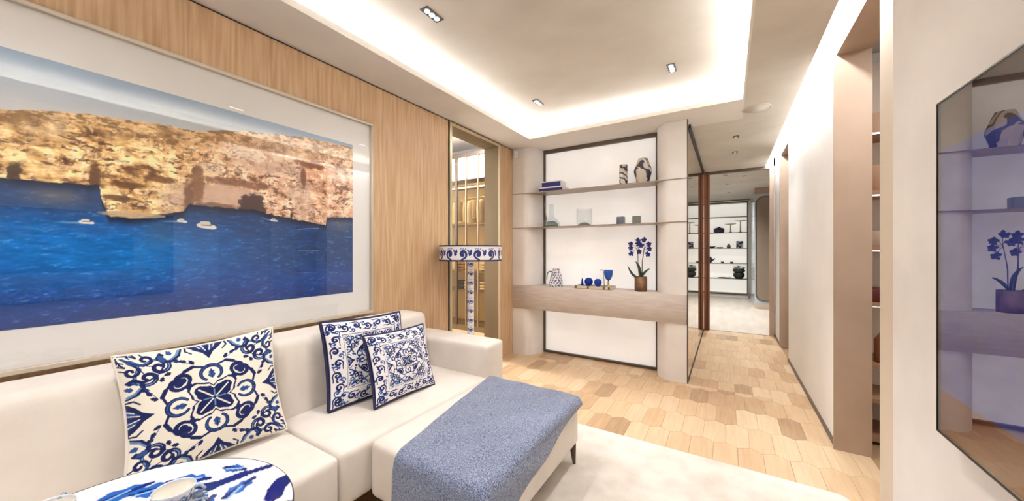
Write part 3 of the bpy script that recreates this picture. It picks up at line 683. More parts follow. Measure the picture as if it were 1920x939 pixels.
lathe('cylinder', [(.098, .002), (.1, .006), (.1, .225), (.096, .225), (.096, .008)], (-1.6, 4.41, S2), M_CLEAR, cl, 40, caps=(0, 0)); lathe('stone', [(.09, .001), (.075, .022), (.04, .042), (0, .048)], (-1.6, 4.41, S2), mat('grey_stone', rgb(120, 122, 120), .4), cl, 32)
for nm, x, c in (('blue-grey', -1.127, (96, 106, 120)), ('sage-grey', -.94, (108, 114, 108))):
    k = thing('candle_glass', '%s square candle tumbler on the lower shelf' % nm, 'candle', (x, 4.41, S2), 'candle tumblers on the lower shelf')
    box('tumbler', x - .044, x + .044, 4.366, 4.454, S2, S2 + .098, mat(nm + '_ceramic', rgb(*c), .35), k, .006); box('wax', x - .038, x + .038, 4.372, 4.448, S2 + .098, S2 + .0985, M_PAGE, k)
# pitcher
def ceramic_lathe(name, prof, loc, parent, fn, seg=96, nsub=60):
    zs = [0]
    for i in range(1, len(prof)): zs.append(zs[-1] + math.hypot(prof[i][0] - prof[i - 1][0], prof[i][1] - prof[i - 1][1]))
    t = np.linspace(0, zs[-1], nsub); r = np.interp(t, zs, [p[0] for p in prof]); z = np.interp(t, zs, [p[1] for p in prof])
    pr = list(zip(r, z)); U = np.repeat(np.arange(seg) / seg, nsub); V_ = np.tile(t / zs[-1], seg)
    return lathe(name, pr, loc, paint_mat('glazed_ceramic', .18, .3), parent, seg, True, fn(U, V_))
def lattice(U, V):
    C = Canvas(420, 200, (232, 230, 232), 13, 6.2); r = random.Random(3)
    for i in range(13):
        for j in range(8):
            C.stroke(spiral(i + .5 + .5 * (j % 2), j * .8 + .4, r.uniform(0, 6), .3, 1, 1 if i % 2 else -1, tail=.8), .06, .08, (40, 44, 90), .1); C.poly(leaf(i + r.random(), j * .8 + .2, r.uniform(0, 6), .5, .15), (56, 66, 120))
    return C.sample(U, V)
pi_ = thing('ceramic_pitcher', 'blue patterned white ceramic pitcher with looping handle on counter', 'pitcher', (-1.985, 4.38, CT))
ceramic_lathe('body', [(.094, 0), (.096, .01), (.09, .07), (.075, .15), (.052, .205), (.045, .225), (.048, .24), (.040, .24), (.036, .22)], (-1.985, 4.38, CT), pi_, lattice)
tube('handle', [(-2.04, 4.38, CT + .195), (-2.08, 4.38, CT + .200), (-2.110, 4.38, CT + .185), (-2.122, 4.38, CT + .14), (-2.124, 4.38, CT + .085)], [.010, .009, .008, .007, .006], mat('pewter', rgb(120, 124, 138), .35, .3), pi_)
# tray and drinkware
tr = thing('serving_tray', 'low brass and mother-of-pearl tray carrying blue glassware on counter', 'tray', (-1.445, 4.38, CT))
box('base', -1.685, -1.205, 4.27, 4.50, CT, CT + .008, M_BRASS, tr)
for a in ((-1.685, -1.205, 4.27, 4.278), (-1.685, -1.205, 4.492, 4.50), (-1.685, -1.677, 4.278, 4.492), (-1.213, -1.205, 4.278, 4.492)): box('rim', *a, CT + .008, CT + .038, mat('pearl_inlay', rgb(206, 196, 176), .3), tr)
for x in (-1.66, -1.50, -1.30, -1.235): box('rim_stud', x - .012, x + .012, 4.267, 4.27, CT + .006, CT + .036, M_BRONZE, tr)
TZ = CT + .008
bo = thing('bottle', 'slender clear bottle with dark blue foot standing on the tray', 'bottle', (-1.612, 4.37, TZ))
lathe('foot', [(.018, 0), (.02, .01), (.012, .08), (.008, .115)], (-1.612, 4.37, TZ), M_BLUEG, bo, 20); lathe('neck', [(.008, .115), (.02, .16), (.018, .22), (.007, .25), (.006, .27)], (-1.612, 4.37, TZ), M_CLEAR, bo, 20, caps=(0, 0))
for lab, x, r in (('larger round cobalt glass ball vase beside the small tumbler on tray', -1.528, .054), ('smaller round cobalt glass ball vase near the straw on the tray', -1.408, .049)):
    o = lathe('ball_vase', [(.022, 0), (.02, .028)] + [(r * math.sin(a), .025 + r * .98 * (1 - math.cos(a))) for a in np.linspace(.4, 2.75, 16)], (x, 4.38, TZ), M_BLUEG, None, 32); tag(o, lab, 'vase')
sg = thing('small_tumbler', 'little dark blue tumbler behind the bottle on the tray', 'glass', (-1.576, 4.462, TZ)); lathe('bowl', [(.018, 0), (.024, .05), (.025, .095), (.022, .095), (.02, .02)], (-1.576, 4.462, TZ), M_BLUEG, sg, 20); lathe('rim', [(.0255, .094), (.0255, .097), (.022, .097)], (-1.576, 4.462, TZ), M_BRASS, sg, 20, caps=(0, 0))
go = thing('goblet', 'pale blue glass goblet with brass stem on the tray', 'goblet', (-1.268, 4.36, TZ))
lathe('cup', [(.008, .105), (.03, .12), (.048, .16), (.054, .20), (.055, .235), (.052, .235), (.046, .165), (.01, .118)], (-1.268, 4.36, TZ), M_BLUEG2, go, 32); lathe('stem', [(.03, 0), (.03, .006), (.012, .015), (.012, .075), (.009, .105)], (-1.268, 4.36, TZ), M_BRASS, go, 24)
tag(tube('drinking_cane', [(-1.315, 4.36, TZ), (-1.328, 4.37, TZ + .12), (-1.336, 4.375, TZ + .21), (-1.345, 4.378, TZ + .232), (-1.385, 4.38, TZ + .230)], .0055, mat('grey_metal', rgb(150, 150, 144), .3, .5)), 'bent grey straw leaning beside the pale blue goblet', 'straw')
# orchid
oc = thing('potted_orchid', 'deep blue orchid in a rust brown cylinder pot on counter', 'plant', (-.886, 4.38, CT))
lathe('pot', [(.068, 0), (.071, .004), (.071, .175), (.066, .175), (.064, .15), (0, .15)], (-.886, 4.38, CT), noise_mat('rusty_metal', rgb(58, 38, 24), rgb(122, 84, 48), (1, 1, .5), 18, 6, .4), oc, 36)
px, py, pz = -.886, 4.38, CT + .15
def blade(tip, mid, wd):
    a, m_, b = Vector((px, py, pz)), Vector(mid), Vector(tip); V = []; n = 9
    for i in range(n):
        t = i / (n - 1); p = a * (1 - t) ** 2 + m_ * 2 * t * (1 - t) + b * t * t; k = wd * math.sin(PI * min(1, .12 + .88 * t)) ** .7 * (1 if t < .98 else .1)
        sd = Vector((b - a).cross(Vector((0, 1, 0))).normalized()) * k * .9 + Vector((0, k * .55, 0))
        V += [p - sd, p + Vector((0, -.004, -.006)), p + sd, p + Vector((0, .003, -.009))]
    F = []
    for i in range(n - 1):
        for j in range(4): F.append((4 * i + j, 4 * i + (j + 1) % 4, 4 * i + 4 + (j + 1) % 4, 4 * i + 4 + j))
    mesh_obj('leaf', V, F, M_GREEN, oc, True)
blade((-1.03, 4.34, 1.275), (-.99, 4.36, 1.13), .020); blade((-.955, 4.40, 1.325), (-.89, 4.39, 1.26), .022); blade((-.780, 4.35, 1.24), (-.85, 4.36, 1.20), .017)
stems = [((-.905, 4.39), (-.93, 4.40, 1.46), [(-1.0, 1.527), (-1.0, 1.476), (-.994, 1.411)]), ((-.893, 4.37), (-.915, 4.36, 1.50), [(-.919, 1.527), (-.913, 1.571), (-.901, 1.437)]),
         ((-.875, 4.385), (-.85, 4.39, 1.50), [(-.877, 1.514), (-.846, 1.577)]), ((-.868, 4.37), (-.84, 4.36, 1.48), [(-.792, 1.525), (-.786, 1.469), (-.804, 1.406)])]
def flower(c, s_, seed, par):
    r = random.Random(seed); V = []; F = []
    for k in range(5):
        a = k * 2 * PI / 5 + r.uniform(-.25, .25) + .3; d_ = Vector((math.cos(a), -.35 + r.uniform(-.2, .2), math.sin(a))).normalized(); n_ = Vector((-math.sin(a), 0, math.cos(a)))
        b0 = len(V); c0 = Vector(c)
        for (t, wd_) in ((.0, .10), (.35, .30), (.65, .36), (1, .03)):
            V += [c0 + d_ * s_ * t + n_ * s_ * wd_, c0 + d_ * s_ * t + Vector((0, -.006, 0)), c0 + d_ * s_ * t - n_ * s_ * wd_]
        for i in range(3):
            for j in range(2): F.append((b0 + 3 * i + j, b0 + 3 * i + j + 1, b0 + 3 * i + 4 + j, b0 + 3 * i + 3 + j))
    mesh_obj('flower', V, F, M_BLUEF, par, True)
for (bx_, by_), top, fl in stems:
    zt = max(f[1] for f in fl); pts = [(bx_, by_, pz), ((bx_ + top[0]) / 2 - .01, by_, pz + .2), (top[0], top[1], top[2])]
    stm = tube('stem', pts, .0028, M_STEM, oc, 6)
    for fx, fz in fl: tube('stalk', [pts[-1], ((top[0] + fx) / 2, top[1] - .005, (top[2] + fz) / 2 + .02), (fx, 4.37, fz)], .0022, M_STEM, stm, 5); flower((fx, 4.366 + .01 * random.random(), fz), .037, int(fx * 1000), stm)


# ---------------------------------------------------------------- sofa group
so = thing('sofa', 'long low cream linen sofa under the framed photograph', 'sofa', (-2.1, .6, 0))
soft_box('seat', -2.56, -1.635, 1.045, 2.30, .15, .44, .035, M_LINEN, so, (0.004, 0, .008), 16); soft_box('seat', -2.56, -1.625, -.95, 1.035, .15, .44, .035, M_LINEN, so, (0.004, 0, .008), 16)
soft_box('backrest', -2.565, -2.27, 1.05, 2.285, .40, .905, .05, M_LINEN, so, (.008, 0, .006), 16, shear=-.10); soft_box('backrest', -2.565, -2.27, -.95, 1.04, .40, .905, .05, M_LINEN, so, (.008, 0, .006), 16, shear=-.10)
soft_box('armrest', -2.56, -1.655, 2.285, 2.565, .15, .685, .035, M_LINEN, so, (0, .004, .004), 16)
def leg(x, y, z1, par, z0=0, r0=.017, r1=.009, dx=0, dy=0): tube('leg', [(x, y, z0), (x - dx * .5, y - dy * .5, z1 * .5), (x - dx, y - dy, z1)], [r1, (r0 + r1) / 2, r0], M_LEG, par, 12)
for x in (-2.48, -1.72):
    for y in (-.85, 1.10, 2.45): leg(x, y, .16, so)
ot = thing('ottoman', 'cream linen rectangular ottoman pushed against the sofa seat', 'ottoman', (-1.25, 1.75, 0))
soft_box('cushion_block', -1.628, -.868, 1.20, 2.295, .138, .44, .035, M_LINEN, ot, (0.003, .003, .006), 18)
for x, y in ((-1.56, 1.27), (-.90, 1.27), (-1.56, 2.235), (-.885, 2.245)): leg(x + (.03 if x > -1.2 else -.03) * 0, y, .145, ot, .0125 if x > -1.2 else 0, .024, .010, dx=-.0 if x < -1.2 else .012, dy=0)
# throw
def throw():
    n, m_ = 70, 90; V = []
    for j in range(m_ + 1):
        t = j / m_                                     # along the length, from the far end over the near edge and down
        s_ = t * 1.42                                   # metres along the cloth
        if s_ < 1.07: y, drop = 2.285 - s_, 0
        elif s_ < 1.145: a = (s_ - 1.07) / .075 * PI / 2; y, drop = 1.215 - .048 * math.sin(a), .048 * (1 - math.cos(a))
        else: y, drop = 1.167 - .012 * math.sin((s_ - 1.145) * 9), .048 + (s_ - 1.145)
        tt = min(1, s_ / 1.1); xl = -1.605 + .215 * tt ** 1.05; side = .015 + .215 * tt ** 1.3       # left edge; overhang on the right side
        for i in range(n + 1):
            q = i / n; L = (-.885 - xl) + .05 + side; d_ = q * L; x = xl + d_; dz = 0
            xc = -.885
            if x > xc:
                e = x - xc
                if e < .05: a = e / .05 * PI / 2; x = xc + .032 * math.sin(a); dz = .032 * (1 - math.cos(a))
                else: x = xc + .032 + .006 * math.sin(e * 30 + t * 9); dz = .032 + (e - .05)
            if drop > .0 and dz > .0:
                f = min(1, drop / .08); x -= .03 * f * min(1, dz / .1); 
            z = .4545 - max(drop, 0) - dz + .0025 * math.sin(x * 23 + 5 * t) * math.sin(y * 17)
            z = max(z, .05)
            wob = .006 * math.sin(9 * q + 14 * t) * (1 if drop > .06 else .2)
            V.append((x, y - abs(wob), z))
    i = np.arange((n + 1) * (m_ + 1)).reshape(m_ + 1, n + 1); F = np.stack([i[:-1, :-1], i[1:, :-1], i[1:, 1:], i[:-1, 1:]], -1).reshape(-1, 4).tolist()
    m = noise_mat('heather_wool', rgb(58, 70, 106), rgb(158, 167, 188), (1, .6, 1), 230, 6, .95, lo=.36, hi=.64, bump=.5, sheen=.4, spec=.1)
    o = mesh_obj('throw_blanket', V, F, m, None, True)
    sm = o.modifiers.new('thickness', 'SOLIDIFY'); sm.thickness = .007; sm.offset = -1 if False else 1
    return o
tag(throw(), 'heathered blue wool throw draped over the ottoman', 'blanket')
# cushions
def pillow(label, canvas, w_, h_, th, base, yaw, tilt, roll, N=150, piping=M_LINEN, backc=(236, 230, 220), pr=.005, pull=.055):
    t = thing('scatter_cushion', label, 'cushion', base, 'patterned cushions on the sofa')
    g = np.linspace(-1, 1, N + 1); U, Vv = np.meshgrid(g, g)
    def shape(U, Vv):
        X = w_ / 2 * U * (1 - pull * (1 - Vv ** 2)); Z = h_ / 2 * Vv * (1 - pull * (1 - U ** 2))
        T = th / 2 * (np.clip((1 - U ** 2) * (1 - Vv ** 2), 0, 1)) ** .42
        T = T * (1 + .05 * np.sin(7 * U + 3 * Vv) + .04 * np.sin(9 * Vv - 4 * U))
        return X, T, Z
    X, T, Z = shape(U, Vv); R = Matrix.Rotation(yaw, 3, 'Z') @ Matrix.Rotation(-tilt, 3, 'X') @ Matrix.Rotation(roll, 3, 'Y'); Rn = np.array(R)
    def world(P): 
        P = P + np.array([0, 0, h_ / 2]); return P @ Rn.T + np.array(base)
    i = np.arange((N + 1) ** 2).reshape(N + 1, N + 1); F = np.stack([i[:-1, :-1], i[:-1, 1:], i[1:, 1:], i[1:, :-1]], -1).reshape(-1, 4)
    cols = canvas.sample((U.ravel() + 1) / 2 * .999, (Vv.ravel() + 1) / 2 * .999)
    pfr = mesh_obj('printed_front', world(np.stack([X.ravel(), -T.ravel(), Z.ravel()], 1)), F.tolist(), paint_mat('printed_linen', .85, sheen=.1, spec=.2, bump=.15), t, True, cols)
    gb = np.linspace(-1, 1, 25); Ub, Vb = np.meshgrid(gb, gb); Xb, Tb, Zb = shape(Ub, Vb); ib = np.arange(625).reshape(25, 25); Fb = np.stack([ib[:-1, :-1], ib[1:, :-1], ib[1:, 1:], ib[:-1, 1:]], -1).reshape(-1, 4)
    mesh_obj('back', world(np.stack([Xb.ravel(), Tb.ravel(), Zb.ravel()], 1)), Fb.tolist(), piping, t, True)
    e = np.linspace(-1, 1, 30); loop = [(a, -1) for a in e[:-1]] + [(1, a) for a in e[:-1]] + [(-a, 1) for a in e[:-1]] + [(-1, -a) for a in e]
    L = np.array(loop); Xl, Tl, Zl = shape(L[:, 0], L[:, 1]); P = world(np.stack([Xl, Tl * 0, Zl], 1)); tube('piping', [tuple(p) for p in P], pr, piping, pfr, 8)
    return t
# yaw: local +x runs along world +Y, the print faces the room (+X)
HP = PI / 2
pillow('large square cushion with bold navy tile scrolls beside the ceramic table', cushion_a(), .61, .565, .17, (-2.10, .703, .455), HP - .09, .27, -.035, 320, mat('cream_piping', rgb(238, 232, 222), .8), pr=.007, pull=.085)
pillow('larger of two finely patterned cushions, leaning on the sofa back', cushion_b(2), .58, .55, .15, (-2.06, 1.545, .45), HP - .13, .26, .015, 250, M_NAVY, pr=.010)
pillow('smaller finely patterned cushion resting in front of its larger twin', cushion_b(5), .515, .455, .13, (-1.885, 1.69, .452), HP - .02, .30, .02, 250, M_NAVY, pr=.008)

# ---------------------------------------------------------------- ceramic table with tea cups
tb = thing('ceramic_table', 'round white table top painted with bold cobalt branches before the sofa', 'table', (-1.25, .2, 0))
def disc_top():
    C = table_canvas(); nr, ns = 110, 320; V = [(-1.25, .2, .74)]; F = []; R = .38
    for i in range(1, nr + 1):
        for k in range(ns): a = 2 * PI * k / ns; V.append((-1.25 + R * i / nr * math.cos(a), .2 + R * i / nr * math.sin(a), .74))
    for k in range(ns): F.append((0, 1 + k, 1 + (k + 1) % ns))
    for i in range(nr - 1):
        for k in range(ns): a, b = 1 + i * ns + k, 1 + i * ns + (k + 1) % ns; F.append((a, a + ns, b + ns, b))
    A = np.array(V); return V, F, C.sample((A[:, 0] + 1.25) / R / 2 * .99 + .5, (A[:, 1] - .2) / R / 2 * .99 + .5)
V, F, Cc = disc_top(); top = mesh_obj('painted_top', V, F, paint_mat('glazed_top', .12, .5), tb, True, Cc)
lathe('rim', [(.30, .715), (.378, .715), (.3835, .72), (.3835, .738), (.3805, .7415)], (-1.25, .2, 0), mat('navy_rim', rgb(28, 28, 62), .3), top, 96, caps=(0, 0))
lathe('pedestal', [(.24, .0125), (.245, .02), (.12, .06), (.07, .16), (.06, .4), (.08, .62), (.20, .70), (.30, .716)], (-1.25, .2, 0), M_PORC, tb, 48)
def teacup(label, x, y, rz):
    def deco(U, V):
        C = Canvas(300, 60, (216, 218, 222), 10, 2); r = random.Random(9)
        for i in range(14): C.stroke(spiral(i * .72 + .3, 1.0, r.uniform(0, 6), .34, 1.1, 1 if i % 2 else -1), .05, .08, (70, 92, 124), .10); C.poly(leaf(i * .72, .4, 1, .6, .15), (96, 120, 150))
        return C.sample(U, V)
    s_ = thing('saucer', label.replace('teacup', 'saucer') , 'saucer', (x, y, .7402)); ceramic_lathe('dish', [(.028, 0), (.032, .004), (.07, .014), (.071, .016), (.03, .008), (0, .007)], (x, y, .7402), s_, deco, 72, 24)
    c = thing('teacup', label, 'cup', (x, y, .748)); ceramic_lathe('bowl', [(.022, 0), (.024, .006), (.038, .02), (.045, .045), (.046, .058), (.044, .058), (.042, .04), (.03, .014), (0, .01)], (x, y, .748), c, lambda U, V: np.where((V > .52)[:, None], np.array(rgb(236, 230, 218)), deco(U, V * 1.9)), 72, 40)
    a = rz; pts = [(x + math.cos(a) * r, y + math.sin(a) * r, .748 + z) for r, z in ((.043, .05), (.058, .054), (.068, .042), (.06, .026), (.041, .022))]; tube('handle', pts, .0045, mat('cup_handle', rgb(150, 164, 180), .2), c, 10)
teacup('patterned grey-blue teacup in the middle of the painted table', -1.283, .335, .9)
teacup('patterned teacup nearer the sofa front on the painted table', -1.46, .145, 2.6)
tag(tube('teaspoon', [(-1.40, .245, .743), (-1.365, .262, .744), (-1.335, .275, .743)], [.003, .0025, .007], mat('dark_steel', rgb(46, 42, 46), .3, .6), None, 10), 'dark teaspoon lying between the two teacups', 'spoon')

# ---------------------------------------------------------------- floor lamp
la = thing('floor_lamp', 'blue and white ceramic floor lamp with broad flat drum shade', 'lamp', (-2.245, 2.85, 0)); lx, ly = -2.245, 2.85
def shade():
    C = shade_canvas(); ns, nz = 900, 40; V = []; F = []; A = []
    for j in range(nz + 1):
        for k in range(ns): a = 2 * PI * k / ns; V.append((lx + .315 * math.cos(a), ly + .315 * math.sin(a), 1.352 + .146 * j / nz)); A.append((k / ns, j / nz * .999))
    for j in range(nz):
        for k in range(ns): F.append((j * ns + k, j * ns + (k + 1) % ns, (j + 1) * ns + (k + 1) % ns, (j + 1) * ns + k))
    A = np.array(A); return V, F, C.sample(A[:, 0], A[:, 1])
V, F, Cc = shade(); shd = mesh_obj('shade', V, F, paint_mat('printed_shade', .6), la, True, Cc)
lathe('diffuser', [(.0, 1.36), (.308, 1.36), (.31, 1.362), (.31, 1.366), (0, 1.366)], (lx, ly, 0), M_PORC, shd, 64)
for z in (1.350, 1.498): lathe('shade_ring', [(.313, z - .004), (.319, z - .004), (.319, z + .004), (.313, z + .004), (.313, z - .004)], (lx, ly, 0), M_NAVY, shd, 96, caps=(0, 0))
lathe('shade_top', [(.0, 1.485), (.31, 1.485), (.31, 1.49), (0, 1.49)], (lx, ly, 0), M_PORC, shd, 64)
def pole():
    C = pole_canvas(); ns, nz = 120, 720; V = []; F = []; A = []
    for j in range(nz + 1):
        for k in range(ns): a = 2 * PI * k / ns; V.append((lx + .035 * math.cos(a), ly + .035 * math.sin(a), .03 + 1.325 * j / nz)); A.append((k / ns, j / nz * .999))
    for j in range(nz):
        for k in range(ns): F.append((j * ns + k, j * ns + (k + 1) % ns, (j + 1) * ns + (k + 1) % ns, (j + 1) * ns + k))
    A = np.array(A); return V, F, C.sample(A[:, 0], A[:, 1])
V, F, Cc = pole(); mesh_obj('pole', V, F, paint_mat('glazed_pole', .2, .3), la, True, Cc)
lathe('base', [(.17, 0), (.172, .014), (.06, .03), (.0, .03)], (lx, ly, 0), M_PORC, la, 48)

# ---------------------------------------------------------------- rug
def rug():
    x0, x1, y0, y1, r = -1.18, .60, -1.2, 2.785, .06; P = []
    for cx, cy, a0 in ((x1 - r, y1 - r, 0), (x0 + r, y1 - r, 90), (x0 + r, y0 + r, 180), (x1 - r, y0 + r, 270)):
        for k in range(7): a = math.radians(a0 + 15 * k); P.append((cx + r * math.cos(a), cy + r * math.sin(a)))
    return P
ru = thing('area_rug', 'pale beige mottled wool rug on the oak floor', 'rug', (-.3, .8, 0)); P = rug()
prism('pile', [(x * .9985 , y * .9985) for x, y in P], .0005, .012, M_RUG, ru); tube('edge_binding', [(x, y, .006) for x, y in P + P[:1]], .0055, M_RUGEDGE, ru, 6)

# ---------------------------------------------------------------- lit shelving seen through the doorway on the right
rs = thing('side_room_shelving', 'warm lit shelf unit glimpsed through the tall taupe doorway', 'shelving unit', (1.3, 3.85, 0))
M_NICHE = mat('niche_back', rgb(226, 212, 198), .7); M_SBR = mat('shelf_brown', rgb(160, 122, 92), .5)
box('back', .90, 2.1, 4.06, 4.09, 0, 3.0, M_NICHE, rs); box('side', .90, .915, 3.65, 4.06, 0, 3.0, M_NICHE, rs); box('side', 2.085, 2.1, 3.65, 4.06, 0, 3.0, M_NICHE, rs)
for z in (.05, .34, .60, 1.06, 1.48, 1.90, 2.37):
    box('shelf', .915, 2.085, 3.66, 4.06, z - .03, z, M_SBR, rs)
    if z > .4: box('led_line', .915, 2.085, 3.70, 3.72, z - .036, z - .03, M_LED, rs)
box('pelmet', .915, 2.085, 3.66, 3.70, 2.37, 2.48, M_SBR, rs)
tag(box('storage_box', .93, 1.2, 3.70, 3.95, 1.06, 1.155, mat('oxblood_box', rgb(92, 26, 22), .5), None, .004), 'oxblood red box on the lit side-room shelf', 'box')
ob = thing('dark_bottle', 'dark brown bottle on a lit side-room shelf', 'bottle', (1.005, 3.76, .60)); lathe('body', [(.045, 0), (.048, .02), (.048, .17), (.02, .22)], (1.005, 3.76, .6), M_BROWN, ob, 24); lathe('neck', [(.02, .22), (.014, .25), (.014, .29), (0, .29)], (1.005, 3.76, .6), M_DARK, ob, 24)
tag(box('wooden_crate', .93, 1.15, 3.72, 3.95, 1.48, 1.60, M_TAUPE, None, .004), 'taupe box on the upper lit side-room shelf', 'box')
tag(box('tan_storage_box', .93, 1.15, 3.72, 3.95, 1.90, 2.10, M_SBR, None, .004), 'tan box on the topmost lit side-room shelf', 'box')

# ---------------------------------------------------------------- far room: lit shelf wall and rounded panel
fs = thing('lit_shelf_wall', 'bright white backlit shelf wall in the far room', 'shelving unit', (-.7, 13.1, 0)); M_FB = mat('far_backlit', rgb(240, 238, 230), .6, emit=rgb(244, 241, 232), es=.5)
for za, zb in ((.12, .558), (.574, 1.033), (1.049, 1.507), (1.523, 1.999), (2.015, 2.49), (2.506, 2.93)): box('backlit_panel', -2.18, .50, 13.2, 13.22, za, zb, M_FB, fs)
for z in (.566, 1.041, 1.515, 2.007, 2.498): box('shelf', -2.18, .50, 12.92, 13.2, z - .008, z + .008, M_BRONZE, fs)
for a in ((-2.2, .53, .08, .12), (-2.2, .53, 2.93, 2.965), (.50, .53, .12, 2.93), (-2.2, -2.18, .12, 2.93)): box('frame_bar', a[0], a[1], 12.92, 13.2, a[2], a[3], M_BRONZE, fs)
box('plinth', -2.2, .53, 12.95, 13.2, 0, .08, M_WHITE, fs)
DK = mat('far_dark_ware', rgb(58, 56, 76), .4); PALEW = mat('far_pale_ware', rgb(206, 196, 180), .4)
def small(name, label, cat, prof, x, z, m, y=13.03): return tag(lathe(name, prof, (x, y, z), m, None, 20), label, cat)
small('casserole', 'squat dark lidded pot on the far lit shelves', 'pot', [(.12, 0), (.15, .03), (.15, .12), (.13, .14), (.03, .17), (.03, .19), (0, .19)], -.243, 2.016, DK)
for lab, x, hh in (('lower of two footed cake stands on far lit shelves', .07, .27), ('taller footed cake stand on the far lit shelves', .33, .36)): small('cake_stand', lab, 'cake stand', [(.07, 0), (.02, .02), (.015, hh - .03), (.15, hh - .01), (.16, hh), (0, hh)], x, 2.016, PALEW)
small('shallow_bowl', 'shallow dark bowl with wide rim on far lit shelves', 'bowl', [(.04, 0), (.10, .03), (.13, .06), (.12, .06), (0, .02)], -.45, 1.524, DK); small('shallow_dish', 'small low dark dish on the far lit shelves', 'dish', [(.06, 0), (.10, .035), (.09, .035), (0, .015)], -.22, 1.524, DK)
small('jar', 'small grey jar with narrow neck on far lit shelves', 'jar', [(.05, 0), (.055, .08), (.03, .11), (.035, .14), (0, .14)], .02, 1.524, mat('far_grey', rgb(116, 112, 116), .4))
bk = tag(box('patterned_box', .22, .40, 12.98, 13.08, 1.524, 1.74, noise_mat('far_pattern', rgb(30, 32, 74), rgb(200, 200, 206), (1, 1, 1), 18, 2, .5, lo=.5, hi=.6)), 'tall dark patterned canister on far lit shelves', 'canister')
tag(box('patterned_canister', -1.66, -1.55, 12.98, 13.08, 1.524, 1.74, DK), 'narrow dark canister at the hidden end of far shelves', 'canister')
tp = thing('teapot', 'dark spouted pot on the far lit shelves', 'teapot', (-.52, 13.03, 1.05)); lathe('body', [(.06, 0), (.10, .08), (.09, .16), (.03, .2), (0, .21)], (-.52, 13.03, 1.05), DK, tp, 20); tube('spout', [(-.44, 13.03, 1.12), (-.38, 13.03, 1.17), (-.35, 13.03, 1.2)], [.025, .018, .012], DK, tp)
for lab, x in (('small brown cup left of its pair on far shelves', -.15), ('small brown cup beside the flower bowl on far shelves', .10)): small('cup', lab.replace(' left of its pair', ' beside the teapot'), 'cup', [(.03, 0), (.05, .05), (.045, .05), (0, .02)], x, 1.05, mat('far_brown', rgb(96, 78, 70), .5))
for fxx, lab in ((.29, 'dark bowl of white flowers on a far lit shelf'), (-1.55, 'dark bowl of white flowers at the hidden end of far shelves')):
    fb = thing('flower_bowl', lab, 'plant', (fxx, 13.03, .575)); lathe('bowl', [(.08, 0), (.15, .08), (.15, .16), (.10, .2), (0, .19)], (fxx, 13.03, .575), mat('far_plant', rgb(40, 46, 44), .5), fb, 20)
    V = []; F = []
    for k in range(60):
        a = random.uniform(0, 2 * PI); r_ = random.uniform(.0, .17); c0 = Vector((fxx + r_ * math.cos(a), 13.03 + .6 * r_ * math.sin(a), .575 + .26 + random.uniform(0, .14) * (1 - r_ * 2))); b = len(V)
        for d_ in ((.022, 0, 0), (-.022, 0, 0), (0, .022, 0), (0, -.022, 0), (0, 0, .022), (0, 0, -.022)): V.append(c0 + Vector(d_))
        F += [(b, b + 2, b + 4), (b + 2, b + 1, b + 4), (b + 1, b + 3, b + 4), (b + 3, b, b + 4), (b + 2, b, b + 5), (b + 1, b + 2, b + 5), (b + 3, b + 1, b + 5), (b, b + 3, b + 5)]
    o = mesh_obj('blossom', V, F, mat('far_blossom', rgb(196, 192, 196), .7), fb); o['kind'] = 'stuff'
    lathe('foliage', [(.10, .18), (.17, .24), (.14, .30), (0, .32)], (fxx, 13.03, .575), mat('far_leaf', rgb(48, 58, 52), .6), fb, 14)
tag(tube('driftwood', [(-.28, 13.02, .585), (-.15, 13.0, .60), (-.02, 13.02, .59), (.10, 13.0, .605)], [.012, .02, .018, .01], mat('far_bronze', rgb(150, 134, 116), .5)), 'long bronze branch ornament on the lowest far shelf', 'ornament')
fp = thing('rounded_partition', 'grey partition block with round-cornered dark panel in the far room', 'partition', (.9, 11.5, 0)); M_GL = mat('blue_grey_glass', rgb(186, 196, 202), .15); 
box('block', .57, 1.6, 10.72, 12.85, 0, 3.02, M_GL, fp); box('plinth', .566, 1.6, 10.715, 10.72, 0, .13, M_BEIGE, fp); box('head', .566, 1.6, 10.715, 10.72, 2.86, 3.02, M_TAUPE, fp)
def rrect(x0, x1, z0, z1, r):
    P = []
    for cx, cz, a0 in ((x1 - r, z1 - r, 0), (x0 + r, z1 - r, 90), (x0 + r, z0 + r, 180), (x1 - r, z0 + r, 270)):
        for k in range(7): a = math.radians(a0 + 15 * k); P.append((cx + r * math.cos(a), cz + r * math.sin(a)))
    return P
P = rrect(.60, 1.35, .2, 2.78, .16); n = len(P); V = [(x, 10.70, z) for x, z in P] + [(x, 10.719, z) for x, z in P]; mesh_obj('rounded_panel', V, [list(range(n)), list(range(n, 2 * n))[::-1]] + [(i, n + i, n + (i + 1) % n, (i + 1) % n) for i in range(n)], mat('bronze_panel', rgb(150, 134, 118), .3, .2), fp)
P2 = P + P[:1]; tube('panel_frame', [(x, 10.70, z) for x, z in P2], .012, M_BRONZE, fp, 6)

